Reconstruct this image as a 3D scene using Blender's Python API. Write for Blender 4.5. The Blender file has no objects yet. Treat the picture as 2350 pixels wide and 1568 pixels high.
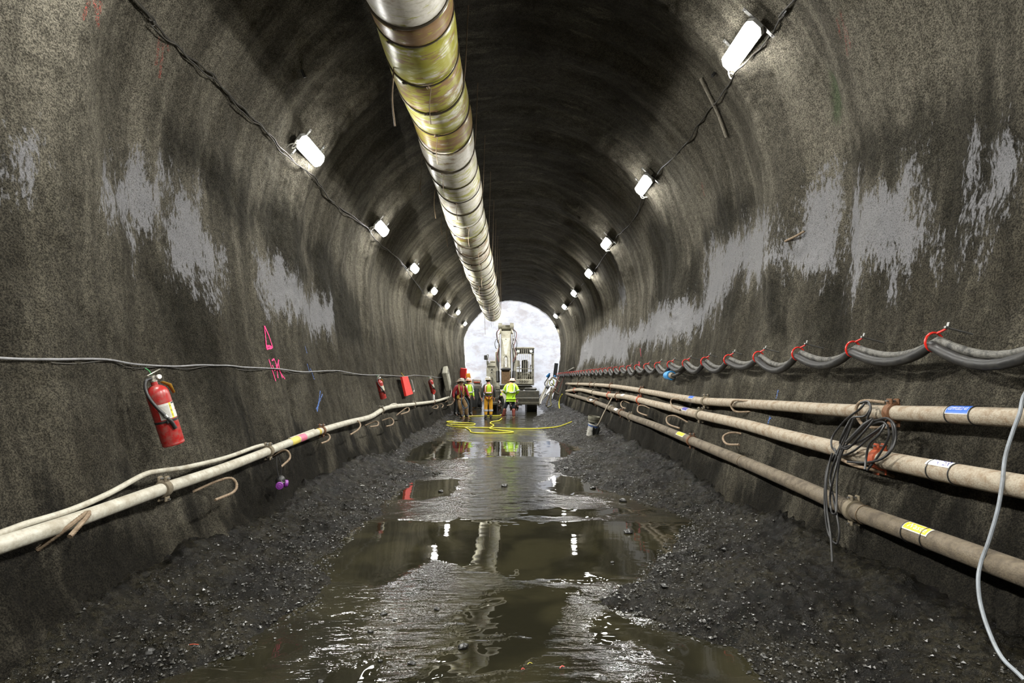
import bpy, math, random
import numpy as np
from mathutils import Vector, Matrix
random.seed(7)
C = bpy.context.scene.collection
# ------------------------------------------------------------------ camera
F = 2350 * 20.0 / 36.0            # focal length in pixels
VX, VY, H = 1175.0, 868.0, 1.75   # vanishing point of the tunnel axis, eye height
cd = bpy.data.cameras.new('camera'); cam = bpy.data.objects.new('camera', cd); C.objects.link(cam)
cd.lens = 20.0; cd.sensor_width = 36.0; cd.sensor_fit = 'HORIZONTAL'
cd.shift_y = (VY - 784) / 2350.0; cd.clip_end = 300; cd.clip_start = 0.05
cam.location = (0, 0, H); cam.rotation_euler = (math.pi / 2, 0, 0)
bpy.context.scene.camera = cam
# ------------------------------------------------------------------ world and exposure
w = bpy.data.worlds.new('sky'); bpy.context.scene.world = w; w.use_nodes = True
w.node_tree.nodes['Background'].inputs[0].default_value = (0.93, 0.96, 1.0, 1)
w.node_tree.nodes['Background'].inputs[1].default_value = 2.1
vs = bpy.context.scene.view_settings
vs.view_transform = 'Standard'; vs.look = 'None'; vs.gamma = 1.0; vs.use_curve_mapping = False
vs.exposure = 0.0
LAMP = 240.0                        # power of each work light
Y_END = 39.5                       # the portal
# ------------------------------------------------------------------ noise
_r = np.random.RandomState(3); PT = _r.permutation(256); PT = np.concatenate([PT, PT, PT])
def vn(x, y, s=0):
    x = np.asarray(x, float); y = np.asarray(y, float)
    xi = np.floor(x).astype(int); yi = np.floor(y).astype(int)
    fx = x - xi; fy = y - yi; fx = fx*fx*(3-2*fx); fy = fy*fy*(3-2*fy)
    def h(a, b): return PT[(PT[(a + s*31) & 255] + (b & 255)) ] / 127.5 - 1.0
    return (h(xi, yi)*(1-fx) + h(xi+1, yi)*fx)*(1-fy) + (h(xi, yi+1)*(1-fx) + h(xi+1, yi+1)*fx)*fy
def fbm(x, y, s=0, o=4):
    a = 0; k = 1.0; t = 0
    for i in range(o):
        a = a + k*vn(np.asarray(x)*2**i, np.asarray(y)*2**i, s+i); t += k; k *= 0.5
    return a / t
def sst(a, b, x):
    t = np.clip((np.asarray(x, float)-a)/(b-a), 0, 1); return t*t*(3-2*t)
# ------------------------------------------------------------------ tunnel profile
ZC = 2.75
_h = [(2.66, -.35), (2.70, 0), (2.80, .45), (2.90, .85), (3.00, 1.3), (3.09, 1.75), (3.26, 2.75), (3.34, 3.3), (3.38, 3.8)]
_pz = np.linspace(-.35, 3.8, 60); _px = np.interp(_pz, [p[1] for p in _h], [p[0] for p in _h])
_k = np.ones(9)/9; _px = np.convolve(np.pad(_px, 4, mode='edge'), _k, 'valid')
_a = np.linspace(0, math.pi, 160)[1:-1]
PX = np.concatenate([-_px, -3.38*np.cos(_a), _px[::-1]])
PZ = np.concatenate([_pz, 3.8 + 3.2*np.sin(_a), _pz[::-1]])
PS = np.concatenate([[0], np.cumsum(np.hypot(np.diff(PX), np.diff(PZ)))])
PHI = np.unwrap(np.arctan2(PZ-ZC, PX)); PR = np.hypot(PX, PZ-ZC)   # decreasing angle from left foot to right foot
SL = PS[-1]
def s_of(x, z):
    ph = np.arctan2(np.asarray(z, float)-ZC, np.asarray(x, float))
    ph = np.where(ph > PHI[0]+.02, ph - 2*math.pi, ph)
    return np.interp(-ph, -PHI, PS)
def dsp(s, Y):
    """how far the sprayed concrete stands in (negative) or out of the smooth profile"""
    s = np.asarray(s, float); Y = np.asarray(Y, float)
    side = np.minimum(s, SL-s)                       # distance up from the foot
    up = sst(.3, 1.6, side)
    r1 = vn(Y/1.05, s/3.6, 2)
    d = .08*vn(Y/2.1+.37, s/4.0, 1)*up + .05 - .10*(np.sqrt(np.abs(r1)+.02)-.55)*up*(.8+.4*sst(12, 22, Y)) + .05*vn(Y/.75, s/1.6, 9)
    ph = np.where(s < SL/2, Y-8.65-.1, Y-6.3-.75)/4.45; ph = (ph - np.round(ph))*4.45
    d = d - .17*np.exp(-(ph/.5)**2)*sst(2.4, 4.0, side)*(1-sst(SL/2-2.6, SL/2-.7, side))*(1+.3*vn(Y/1.3, s/1.5, 10))
    d = d + .03*vn(Y/.42, s/1.3, 3) + .022*vn(Y/.3, s/.33, 4) + .011*vn(Y/.1, s/.12, 5) + .006*vn(Y/.045, s/.05, 6)
    foot = 1-sst(.35, .95, side)
    d = d - foot*(.06 + .07*vn(Y/.7, s/.5, 7) + .05*vn(Y/.22, s/.2, 8))
    return d
def inside(x, z, Y, inset, disp):
    r = np.hypot(x, z-ZC); s = s_of(x, z)
    R = np.interp(s, PS, PR) - inset
    if disp: R = R + dsp(s, Y)
    return R - r
def hit(px, py, inset=.1, disp=True):
    """point where the line of sight through a pixel meets the wall surface"""
    Ys = np.linspace(.8, 60, 6000)
    x = (px-VX)/F*Ys; z = H + (VY-py)/F*Ys
    g = inside(x, z, Ys, inset, disp)
    i = int(np.argmax(g < 0))
    t = g[i-1]/(g[i-1]-g[i]) if i else 0
    Y = Ys[i-1] + t*(Ys[i]-Ys[i-1])
    return Vector(((px-VX)/F*Y, Y, H + (VY-py)/F*Y))
def wall_at(Y, z, side, inset=0, disp=True):
    """point on the wall at a height"""
    if z < 3.8: x = np.interp(z, _pz, _px)
    else: x = 3.38*math.sqrt(max(0, 1-((z-3.8)/3.2)**2))
    s = float(s_of(side*x, z)); n = Vector((side*x, 0, z-ZC)).normalized()
    d = (float(dsp(s, Y)) if disp else 0) - inset
    return Vector((side*x, Y, z)) + n*d
def wall_pt(s, Y, off=0):
    x = np.interp(s, PS, PX); z = np.interp(s, PS, PZ); r = math.hypot(x, z-ZC)
    k = (r + float(dsp(s, Y)) - off)/r
    return Vector((x*k, Y, ZC+(z-ZC)*k))
def clear(Q, gap):
    """keep a cable on the tunnel side of the rough wall"""
    out = []
    for q in Q:
        g = float(inside(q.x, q.z, q.y, gap, True))
        out.append(q + Vector((-q.x, 0, ZC-q.z)).normalized()*max(0, -g))
    return [a*.5+(out[max(i-1, 0)]+out[min(i+1, len(out)-1)])*.25 for i, a in enumerate(out)]
def inward(p): return Vector((-p.x, 0, ZC-p.z)).normalized()
# ------------------------------------------------------------------ floor shape
def fl(px, py): Y = F*H/(py-VY); return ((px-VX)/F*Y, Y)
_L = [fl(*p) for p in [(330,1568),(541,1503),(613,1457),(715,1376),(756,1258),(827,1207),(868,1161),(915,1130),(935,1105),(1010,1087),(985,1072),(918,1058),(940,1030),(1000,1005),(1030,985),(1052,965),(1075,950),(1095,940)]]
_R = [fl(*p) for p in [(1760,1568),(1725,1490),(1520,1445),(1400,1385),(1480,1320),(1545,1250),(1600,1195),(1500,1160),(1380,1120),(1290,1085),(1275,1060),(1345,1032),(1265,1005),(1245,985),(1225,960),(1250,948)]]
def xl(Y): return np.interp(Y, [p[1] for p in _L], [p[0] for p in _L])
def xr(Y): return np.interp(Y, [p[1] for p in _R], [p[0] for p in _R])
def floorh(x, Y):
    x = np.asarray(x, float); Y = np.asarray(Y, float)
    wx = .10*vn(x/.5+9, Y/.45, 21) + .05*vn(x/.16, Y/.16, 22)
    d = np.maximum(xl(Y)-x, x-xr(Y)) + wx
    bank = .20*sst(0, 1.5, d) + .045*sst(-.05, .25, d) - .035*sst(0, -.3, d)
    rough = sst(-.1, .3, d)
    h = bank + rough*(.045*fbm(x/.35, Y/.35, 23) + .035*np.abs(fbm(x/.12, Y/.14, 24, 3)) + .016*vn(x/.045, Y/.05, 25) - .012)
    h = h + (1-rough)*(.022*fbm(x/.6, Y/.9, 26) + .012*np.maximum(0, vn(x/.09, Y/.1, 27)-.3))
    h = h + .10*sst(2.35, 2.85, np.abs(x))*(1+.6*vn(Y/.5, x, 28))
    return h
def ground(x, Y): return max(0.0, float(floorh(x, Y)))
# ------------------------------------------------------------------ mesh builder
ORG = {}
def frames(pts):
    n = len(pts); T = []
    for i in range(n):
        t = (pts[min(i+1, n-1)]-pts[max(i-1, 0)])
        T.append(t.normalized() if t.length > 1e-9 else Vector((0, 0, 1)))
    u = T[0].orthogonal().normalized(); out = []
    for t in T:
        u = (u - t*u.dot(t))
        u = u.normalized() if u.length > 1e-6 else t.orthogonal().normalized()
        out.append((t, u, t.cross(u)))
    return out
def cr(pts, k=6):
    """smooth curve through points"""
    P = [Vector(p) for p in pts]
    if len(P) < 3: return [P[0].lerp(P[-1], i/k) for i in range(k+1)]
    Q = [P[0]*2-P[1]] + P + [P[-1]*2-P[-2]]; out = []
    for i in range(1, len(Q)-2):
        a, b, c, d = Q[i-1:i+3]
        for j in range(k):
            t = j/k
            out.append(.5*((2*b)+(c-a)*t+(2*a-5*b+4*c-d)*t*t+(3*b-a-3*c+d)*t**3))
    out.append(P[-1]); return out
class MB:
    def __init__(s): s.v = []; s.f = []
    def add(s, v, f):
        o = len(s.v); s.v += [Vector(p) for p in v]; s.f += [tuple(i+o for i in q) for q in f]; return s
    def tube(s, pts, r, seg=8, cap=True, closed=False):
        pts = [Vector(p) for p in pts]; fr = frames(pts); n = len(pts); v = []; f = []
        for i, (t, a, b) in enumerate(fr):
            rr = r[i] if isinstance(r, (list, tuple)) else r
            for k in range(seg):
                q = 2*math.pi*k/seg; v.append(pts[i]+(a*math.cos(q)+b*math.sin(q))*rr)
        for i in range(n-1):
            for k in range(seg):
                k2 = (k+1) % seg; f.append((i*seg+k, i*seg+k2, (i+1)*seg+k2, (i+1)*seg+k))
        if closed:
            for k in range(seg):
                k2 = (k+1) % seg; f.append(((n-1)*seg+k, (n-1)*seg+k2, k2, k))
        elif cap:
            f.append(tuple(range(seg-1, -1, -1))); f.append(tuple((n-1)*seg+k for k in range(seg)))
        return s.add(v, f)
    def box(s, c, d, R=None, bev=0.0, taper=1.0):
        c = Vector(c); x, y, z = d[0]/2, d[1]/2, d[2]/2; b = min(bev, x*.9, y*.9, z*.9)
        if b <= 0:
            v = [(sx*x*(taper if sz > 0 else 1), sy*y*(taper if sz > 0 else 1), sz*z) for sz in (-1, 1) for sx, sy in ((-1,-1),(1,-1),(1,1),(-1,1))]
            f = [(3,2,1,0),(4,5,6,7),(0,1,5,4),(1,2,6,5),(2,3,7,6),(3,0,4,7)]
        else:
            def ring(x, y, z, b): return [(-x+b,-y,z),(x-b,-y,z),(x,-y+b,z),(x,y-b,z),(x-b,y,z),(-x+b,y,z),(-x,y-b,z),(-x,-y+b,z)]
            v = ring(x-b, y-b, -z, b*.5) + ring(x, y, -z+b, b) + ring(x*taper, y*taper, z-b, b) + ring((x-b)*taper, (y-b)*taper, z, b*.5)
            f = [tuple(range(7, -1, -1)), tuple(range(24, 32))]
            for j in range(3):
                for k in range(8): k2 = (k+1) % 8; f.append((j*8+k, j*8+k2, (j+1)*8+k2, (j+1)*8+k))
        return s.add([c + (R @ Vector(p) if R else Vector(p)) for p in v], f)
    def lathe(s, prof, M=None, seg=20, ax=1.0, ay=1.0):
        M = M or Matrix(); v = []; f = []; n = len(prof)
        for r, z in prof:
            for k in range(seg):
                q = 2*math.pi*k/seg; v.append(M @ Vector((r*math.cos(q)*ax, r*math.sin(q)*ay, z)))
        for i in range(n-1):
            for k in range(seg): k2 = (k+1) % seg; f.append((i*seg+k, i*seg+k2, (i+1)*seg+k2, (i+1)*seg+k))
        if prof[0][0] > 1e-4: f.append(tuple(range(seg-1, -1, -1)))
        if prof[-1][0] > 1e-4: f.append(tuple((n-1)*seg+k for k in range(seg)))
        return s.add(v, f)
    def prism(s, poly, th, M=None):
        """polygon in local xy thickened along local z"""
        M = M or Matrix(); n = len(poly)
        v = [M @ Vector((x, y, -th/2)) for x, y in poly] + [M @ Vector((x, y, th/2)) for x, y in poly]
        f = [tuple(range(n-1, -1, -1)), tuple(range(n, 2*n))] + [(i, (i+1) % n, n+(i+1) % n, n+i) for i in range(n)]
        return s.add(v, f)
    def ball(s, c, r, seg=12, sq=(1, 1, 1), R=None):
        n = seg//2; c = Vector(c); prof = []; v = []; f = []
        for i in range(n+1):
            a = -math.pi/2 + math.pi*i/n
            for k in range(seg):
                q = 2*math.pi*k/seg; p = Vector((math.cos(a)*math.cos(q)*r*sq[0], math.cos(a)*math.sin(q)*r*sq[1], math.sin(a)*r*sq[2]))
                v.append(c + (R @ p if R else p))
        for i in range(n):
            for k in range(seg): k2 = (k+1) % seg; f.append((i*seg+k, i*seg+k2, (i+1)*seg+k2, (i+1)*seg+k))
        return s.add(v, f)
    def build(s, name, m, parent=None, smooth=40, label=None):
        me = bpy.data.meshes.new(name)
        if parent is not None: org = ORG.get(parent, Vector((0, 0, 0)))
        else:
            xs = [p.x for p in s.v]; ys = [p.y for p in s.v]
            org = Vector(((min(xs)+max(xs))/2, (min(ys)+max(ys))/2, min(p.z for p in s.v)))
        me.from_pydata([tuple(p-org) for p in s.v], [], s.f); me.materials.append(m)
        if smooth:
            me.shade_smooth(); me.set_sharp_from_angle(angle=math.radians(smooth))
        o = bpy.data.objects.new(name, me); C.objects.link(o); ORG[o] = org
        if parent is not None: o.parent = parent
        else: o.location = org
        if label: o['label'] = label
        return o
def thing(name, label, cat, loc=(0, 0, 0), group=None, local=False):
    o = bpy.data.objects.new(name, None); C.objects.link(o); o.location = loc; o.empty_display_size = .1
    o['label'] = label; o['category'] = cat
    if group: o['group'] = group
    ORG[o] = Vector((0, 0, 0)) if local else Vector(loc)
    return o
def tag(o, label, cat, group=None, kind=None):
    o['label'] = label; o['category'] = cat
    if group: o['group'] = group
    if kind: o['kind'] = kind
    return o
def dup(root, M, label=None):
    def cp(o, par):
        c = o.copy(); C.objects.link(c); c.parent = par
        for ch in [q for q in bpy.data.objects if q.parent == o]: cp(ch, c)
        return c
    r = root.copy(); C.objects.link(r); r.matrix_world = M
    for ch in [q for q in bpy.data.objects if q.parent == root]: cp(ch, r)
    if label: r['label'] = label
    return r
def basis(loc, X, Y, Z):
    M = Matrix((X, Y, Z)).transposed().to_4x4(); M.translation = loc; return M
# ------------------------------------------------------------------ materials
def lin(c): return tuple((u/255/12.92 if u/255 <= .04045 else ((u/255+.055)/1.055)**2.4) for u in c)
class NT:
    def __init__(s, name):
        s.m = bpy.data.materials.new(name); s.m.use_nodes = True; s.t = s.m.node_tree
        s.b = s.t.nodes['Principled BSDF']; s.out = s.t.nodes['Material Output']
    def n(s, typ, **k):
        o = s.t.nodes.new(typ)
        for a, b in k.items():
            if a.startswith('i_'): 
                key = a[2:]; key = int(key) if key.isdigit() else key.replace('_', ' ')
                o.inputs[key].default_value = b
            else: setattr(o, a, b)
        return o
    def l(s, a, b): s.t.links.new(a, b)
    def val(s, x, inp):
        if isinstance(x, (int, float)): inp.default_value = x
        else: s.l(x, inp)
    def math(s, op, a, b=0.0, c=None, clamp=False):
        o = s.n('ShaderNodeMath', operation=op); o.use_clamp = clamp
        s.val(a, o.inputs[0]); s.val(b, o.inputs[1])
        if c is not None: s.val(c, o.inputs[2])
        return o.outputs[0]
    def noise(s, vec, scale, det=4, rough=.55, dist=0):
        o = s.n('ShaderNodeTexNoise'); o.inputs['Scale'].default_value = scale; o.inputs['Detail'].default_value = det
        o.inputs['Roughness'].default_value = rough; o.inputs['Distortion'].default_value = dist
        if vec is not None: s.l(vec, o.inputs['Vector'])
        return o.outputs[0]
    def mp(s, vec, sc=(1, 1, 1), loc=(0, 0, 0)):
        o = s.n('ShaderNodeMapping'); o.inputs['Scale'].default_value = sc; o.inputs['Location'].default_value = loc
        s.l(vec, o.inputs['Vector']); return o.outputs[0]
    def ramp(s, fac, a, b, va=0.0, vb=1.0):
        o = s.n('ShaderNodeMapRange', interpolation_type='SMOOTHSTEP'); s.l(fac, o.inputs[0])
        for i, q in zip((1, 2, 3, 4), (a, b, va, vb)): o.inputs[i].default_value = q
        return o.outputs[0]
    def mix(s, fac, a, b, mode='MIX'):
        o = s.n('ShaderNodeMix', data_type='RGBA', blend_type=mode)
        s.val(fac, o.inputs[0])
        for q, i in ((a, 6), (b, 7)):
            if isinstance(q, tuple): o.inputs[i].default_value = (*q[:3], 1)
            else: s.l(q, o.inputs[i])
        return o.outputs[2]
    def bump(s, h, st, dist, prev=None):
        o = s.n('ShaderNodeBump'); o.inputs['Strength'].default_value = st; o.inputs['Distance'].default_value = dist
        s.l(h, o.inputs['Height'])
        if prev: s.l(prev, o.inputs['Normal'])
        return o.outputs[0]
    def obj(s): return s.n('ShaderNodeTexCoord').outputs['Object']
    def attr(s, name): return s.n('ShaderNodeAttribute', attribute_name=name).outputs['Fac']
_mc = {}
def M_(name, rgb, rough=.6, metal=0.0, dirt=.35, dcol=(62, 58, 48), sc=9, bump=.15, bs=40):
    """painted or bare surface with patchy site dirt"""
    if name in _mc: return _mc[name]
    t = NT(name); c = t.obj()
    a = t.noise(c, sc, 5, .6); b = t.noise(c, sc*5, 3, .6)
    col = t.mix(t.ramp(a, .42, .72, 0, dirt), lin(rgb), lin(dcol))
    col = t.mix(t.ramp(b, .35, .75, .0, dirt*.6), col, lin(dcol))
    t.l(col, t.b.inputs['Base Color']); t.b.inputs['Metallic'].default_value = metal
    t.l(t.ramp(a, .3, .7, rough*.85, min(1, rough*1.2)), t.b.inputs['Roughness'])
    if bump: t.l(t.bump(t.noise(c, bs, 4), bump, .01), t.b.inputs['Normal'])
    _mc[name] = t.m; return t.m
# ------------------------------------------------------------------ tunnel lining
def poly_ys(px):
    out = []
    for p in px:
        q = hit(p[0], p[1], 0, False); out.append((q.y, float(s_of(q.x, q.z))))
    return out
WHITE = [poly_ys(p) for p in [
 [(0,310),(50,320),(55,400),(45,460),(0,440)],
 [(235,395),(262,440),(300,385),(380,380),(398,430),(395,510),(345,530),(330,552),(300,500),(258,490)],
 [(412,430),(460,430),(485,520),(505,560),(520,640),(515,672),(480,660),(425,620),(412,500)],
 [(590,590),(640,600),(700,680),(770,690),(778,760),(740,770),(700,730),(620,715),(600,650)],
 [(1450,760),(1520,700),(1600,690),(1608,580),(1680,550),(1730,505),(1790,490),(1780,570),(1830,550),(1855,460),(1885,385),(1912,400),(1916,560),(1890,628),(1835,620),(1800,600),(1730,650),(1690,620),(1655,700),(1600,740),(1560,780),(1430,800)],
 [(1935,440),(2065,395),(2078,455),(2103,530),(2100,580),(2065,600),(2040,642),(1990,610),(1960,575),(1945,650),(1928,640),(1930,560)],
 [(2200,430),(2225,330),(2262,298),(2276,350),(2275,470),(2235,520),(2200,545),(2195,450)],
 [(1335,790),(1400,745),(1450,770),(1430,830),(1350,830),(1320,850)],
 [(1415,655),(1440,655),(1432,705),(1418,700)]]]
DARK = [poly_ys(p) for p in [  # dark wall patches: ridge shadow and lamp falloff painted in, with damp
 [(1530,690),(1560,640),(1610,520),(1650,450),(1720,440),(1735,480),(1680,540),(1600,580),(1590,680),(1560,720)],
 [(1480,520),(1530,480),(1570,560),(1560,720),(1500,700)],
 [(1920,380),(1990,290),(2060,250),(2240,180),(2330,330),(2290,500),(2180,560),(2110,560),(2080,400),(1960,420)],
 [(370,240),(440,300),(560,400),(600,520),(560,560),(480,420),(400,370)],
 [(580,470),(640,440),(690,520),(720,640),(690,670),(620,590)],
 [(380,620),(450,650),(480,740),(560,900),(580,990),(520,990),(430,800)],
 [(700,540),(760,560),(830,700),(840,790),(790,780),(740,660)],
 [(1760,640),(1800,640),(1790,760),(1760,760)], [(1660,660),(1690,650),(1690,730),(1660,720)],
 [(1860,620),(1910,640),(1930,820),(1870,820)]]]
GREEN = [poly_ys([(1875,175),(1897,175),(1912,240),(1905,300),(1888,290)])]
def sdf(polys, Y, S):
    best = np.full(Y.shape, -9.0)
    for P in polys:
        P = np.array(P); ins = np.zeros(Y.shape, bool); d = np.full(Y.shape, 9.0)
        m = (Y > P[:,0].min()-1) & (Y < P[:,0].max()+1)
        y, s_ = Y[m], S[m]; i_ = np.zeros(y.shape, bool); dd = np.full(y.shape, 9.0)
        for i in range(len(P)):
            a, b = P[i], P[(i+1) % len(P)]
            c = ((a[1] > s_) != (b[1] > s_)) & (y < (b[0]-a[0])*(s_-a[1])/((b[1]-a[1]) or 1e-9)+a[0]); i_ ^= c
            e = b-a; t = np.clip(((y-a[0])*e[0]+(s_-a[1])*e[1])/(e@e), 0, 1)
            dd = np.minimum(dd, np.hypot(y-a[0]-t*e[0], s_-a[1]-t*e[1]))
        v = np.where(i_, dd, -dd); q = best[m]; best[m] = np.maximum(q, v)
    return best
def wall_material():
    t = NT('sprayed_concrete'); c = t.obj(); uv = t.n('ShaderNodeUVMap').outputs[0]
    st = t.mp(uv, (3.2, .32, 1)); st2 = t.mp(uv, (5.5, 1.1, 1)); fine = t.mp(uv, (34, 11, 1))
    a = t.noise(c, 1.1, 5, .6); streak = t.noise(st, 1, 4, .6, .3); streak2 = t.noise(st2, 1, 3, .6)
    g1 = t.noise(c, 80, 3, .75); g2 = t.noise(c, 140, 2, .7); g0 = t.noise(c, 17, 3, .6)
    col = t.mix(t.ramp(a, .35, .68), lin((88,84,73)), lin((66,62,52)))
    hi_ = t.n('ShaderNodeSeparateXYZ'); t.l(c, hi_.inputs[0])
    lit_upper = t.ramp(t.math('ADD', hi_.outputs[2], t.math('MULTIPLY', t.noise(t.mp(uv, (1.2, .5, 1)), 1, 3), 2.5)), 3.6, 5.4, 0, .8)  # upper wall painted lighter, standing in for strong lamp light there
    lit_upper = t.math('MULTIPLY', lit_upper, t.ramp(hi_.outputs[2], 5.9, 6.6, 1, 0)); col = t.mix(t.ramp(hi_.outputs[2], 5.9, 6.7, 0, .45), col, lin((44,41,33)))  # crown painted darker to deepen the duct's shadow on the ceiling
    col = t.mix(lit_upper, col, lin((126,121,108)))
    col = t.mix(t.ramp(streak, .40, .62, .55, 0), col, lin((40,37,30)))
    col = t.mix(t.ramp(streak2, .56, .72, 0, .35), col, lin((120,115,100)))
    dk = t.math('ADD', t.attr('shade_damp'), t.math('MULTIPLY', t.math('SUBTRACT', streak2, .5), .9))
    col = t.mix(t.ramp(dk, -.22, .22, 0, .72), col, lin((30,28,21)))
    lw = t.math('ADD', t.attr('wet'), t.math('MULTIPLY', t.math('SUBTRACT', streak2, .5), .9))
    col = t.mix(t.ramp(lw, -.12, .2, 0, .88), col, lin((22,20,15)))
    sp = t.math('MULTIPLY', t.ramp(g1, .40, .60, .40, 1.42), t.ramp(g0, .36, .6, .78, 1.12)); cs = t.n('ShaderNodeCombineColor')
    for i in range(3): t.l(sp, cs.inputs[i])
    col = t.mix(1.0, col, cs.outputs[0], 'MULTIPLY')
    wn = t.math('ADD', t.math('MULTIPLY', t.math('SUBTRACT', t.noise(fine, 1, 3, .7), .5), 1.1), t.math('MULTIPLY', t.math('SUBTRACT', t.noise(t.mp(uv, (5, 1.6, 1)), 1, 4), .5), 1.3))
    wh = t.ramp(t.math('ADD', t.attr('lime'), wn), -.06, .12, 0, .8)
    wh = t.math('MULTIPLY', wh, t.ramp(g1, .30, .52, .35, 1))
    col = t.mix(wh, col, lin((150,150,153)))
    gr = t.ramp(t.math('ADD', t.attr('paint'), t.math('MULTIPLY', t.math('SUBTRACT', g1, .55), .35)), -.03, .05, 0, .5)
    col = t.mix(gr, col, lin((44,78,36)))
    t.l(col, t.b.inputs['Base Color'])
    t.b.inputs['Roughness'].default_value = .9; t.b.inputs['Specular IOR Level'].default_value = .12
    hgt = t.math('ADD', t.math('MULTIPLY', g1, 1.0), t.math('MULTIPLY', g2, .45))
    n1 = t.bump(g0, .6, .03)
    t.l(t.bump(hgt, 1.0, .032, n1), t.b.inputs['Normal'])
    return t.m
def lining():
    ys = [-14, -12, -10, -8, -6.5, -5.2, -4, -3, -2, -1, 0, .8, 1.4, 1.9, 2.3]
    y = 2.6
    while y < Y_END: ys.append(y); y += max(.028, .0062*y)
    ys.append(Y_END); ys = np.array(ys); ns = 620
    ss = np.linspace(0, SL, ns); S, Y = np.meshgrid(ss, ys)
    X0 = np.interp(S, PS, PX); Z0 = np.interp(S, PS, PZ); R = np.hypot(X0, Z0-ZC); D = dsp(S, Y); k = (R+D)/R
    P = np.stack([X0*k, Y, ZC+(Z0-ZC)*k], -1)
    gs = np.gradient(P, axis=1); gy = np.gradient(P, axis=0)
    N = np.cross(gs, gy); N /= np.linalg.norm(N, axis=-1, keepdims=True)
    mid = P[len(ys)//2, ns//2]
    if N[len(ys)//2, ns//2, 2] > 0: N = -N; flip = True
    else: flip = False
    side = np.minimum(S, SL-S)
    low = .62 - .5*side + .35*vn(Y/.8, S/3, 60) + .25*vn(Y/.3, S/.5, 61)
    A = {'lime': sdf(WHITE, Y, S), 'shade_damp': sdf(DARK, Y, S), 'wet': low, 'paint': sdf(GREEN, Y, S)}
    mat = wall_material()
    s1 = s_of(-2.9, 5.85); s2 = s_of(2.9, 5.85)
    i1 = int(np.searchsorted(ss, s1)); i2 = int(np.searchsorted(ss, s2))
    for name, a, b in (('wall_left', 0, i1), ('ceiling', i1, i2), ('wall_right', i2, ns-1)):
        q = P[:, a:b+1]; h, w_ = q.shape[:2]
        me = bpy.data.meshes.new(name)
        idx = np.arange(h*w_).reshape(h, w_)
        fa = np.stack([idx[:-1, :-1], idx[:-1, 1:], idx[1:, 1:], idx[1:, :-1]], -1).reshape(-1, 4)
        fn = np.cross(P[1, a+1]-P[0, a], P[1, a]-P[0, a+1]) 
        e1 = q[0, 1]-q[0, 0]; e2 = q[1, 0]-q[0, 0]
        if np.dot(np.cross(e1, e2), N[0, a]) < 0: fa = fa[:, ::-1]
        me.vertices.add(h*w_); me.vertices.foreach_set('co', q.reshape(-1).astype(np.float32))
        me.loops.add(fa.size); me.loops.foreach_set('vertex_index', fa.reshape(-1).astype(np.int32))
        me.polygons.add(len(fa)); me.polygons.foreach_set('loop_start', (np.arange(len(fa))*4).astype(np.int32))
        me.update(calc_edges=True); me.shade_smooth()
        uvl = me.uv_layers.new(name='UVMap')
        uv = np.stack([Y[:, a:b+1], S[:, a:b+1]], -1).reshape(-1, 2)[fa.reshape(-1)]
        uvl.data.foreach_set('uv', uv.reshape(-1).astype(np.float32))
        for kk, vv in A.items():
            at = me.attributes.new(kk, 'FLOAT', 'POINT'); at.data.foreach_set('value', vv[:, a:b+1].reshape(-1).astype(np.float32))
        me.normals_split_custom_set_from_vertices(N[:, a:b+1].reshape(-1, 3).tolist())
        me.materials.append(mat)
        o = bpy.data.objects.new(name, me); C.objects.link(o); o['kind'] = 'structure'
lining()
# ------------------------------------------------------------------ floor of mud and the water on it
def mud_material():
    t = NT('wet_mud'); c = t.obj()
    a = t.noise(c, 2.2, 5, .6); g = t.noise(c, 26, 4, .7); g2 = t.noise(c, 75, 3, .7)
    col = t.mix(t.ramp(a, .38, .66), lin((21,19,15)), lin((42,39,29)))
    col = t.mix(t.ramp(g, .42, .62, .75, 0), col, lin((11,11,10)))
    col = t.mix(t.ramp(g2, .62, .75, 0, .6), col, lin((92,86,72)))
    t.l(col, t.b.inputs['Base Color'])
    t.l(t.ramp(t.noise(c, 7, 4), .35, .65, .08, .4), t.b.inputs['Roughness']); t.b.inputs['Specular IOR Level'].default_value = .14
    n1 = t.bump(g, 1.0, .04); t.l(t.bump(g2, 1.0, .016, n1), t.b.inputs['Normal'])
    return t.m
def grid_obj(name, X, Y, Z, mat, attrs={}):
    h, w_ = X.shape; P = np.stack([X, Y, Z], -1); me = bpy.data.meshes.new(name)
    idx = np.arange(h*w_).reshape(h, w_)
    fa = np.stack([idx[:-1, :-1], idx[:-1, 1:], idx[1:, 1:], idx[1:, :-1]], -1).reshape(-1, 4)
    me.vertices.add(h*w_); me.vertices.foreach_set('co', P.reshape(-1).astype(np.float32))
    me.loops.add(fa.size); me.loops.foreach_set('vertex_index', fa.reshape(-1).astype(np.int32))
    me.polygons.add(len(fa)); me.polygons.foreach_set('loop_start', (np.arange(len(fa))*4).astype(np.int32))
    me.update(calc_edges=True); me.shade_smooth()
    for kk, vv in attrs.items():
        at = me.attributes.new(kk, 'FLOAT', 'POINT'); at.data.foreach_set('value', vv.reshape(-1).astype(np.float32))
    me.materials.append(mat)
    o = bpy.data.objects.new(name, me); C.objects.link(o); return o
def ylist(y0, y1, k, m):
    out = []; y = y0
    while y < y1: out.append(y); y += max(m, k*y)
    return out + [y1]
ys = np.array([-14, -10, -7, -5, -3, -1.5, -.5, .5, 1.3, 1.9, 2.3] + ylist(2.6, 54, .0036, .012)); xs = np.linspace(-3.0, 3.0, 480)
X, Y = np.meshgrid(xs, ys)
o = grid_obj('floor', X, Y, floorh(X, Y), mud_material()); o['kind'] = 'structure'
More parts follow.
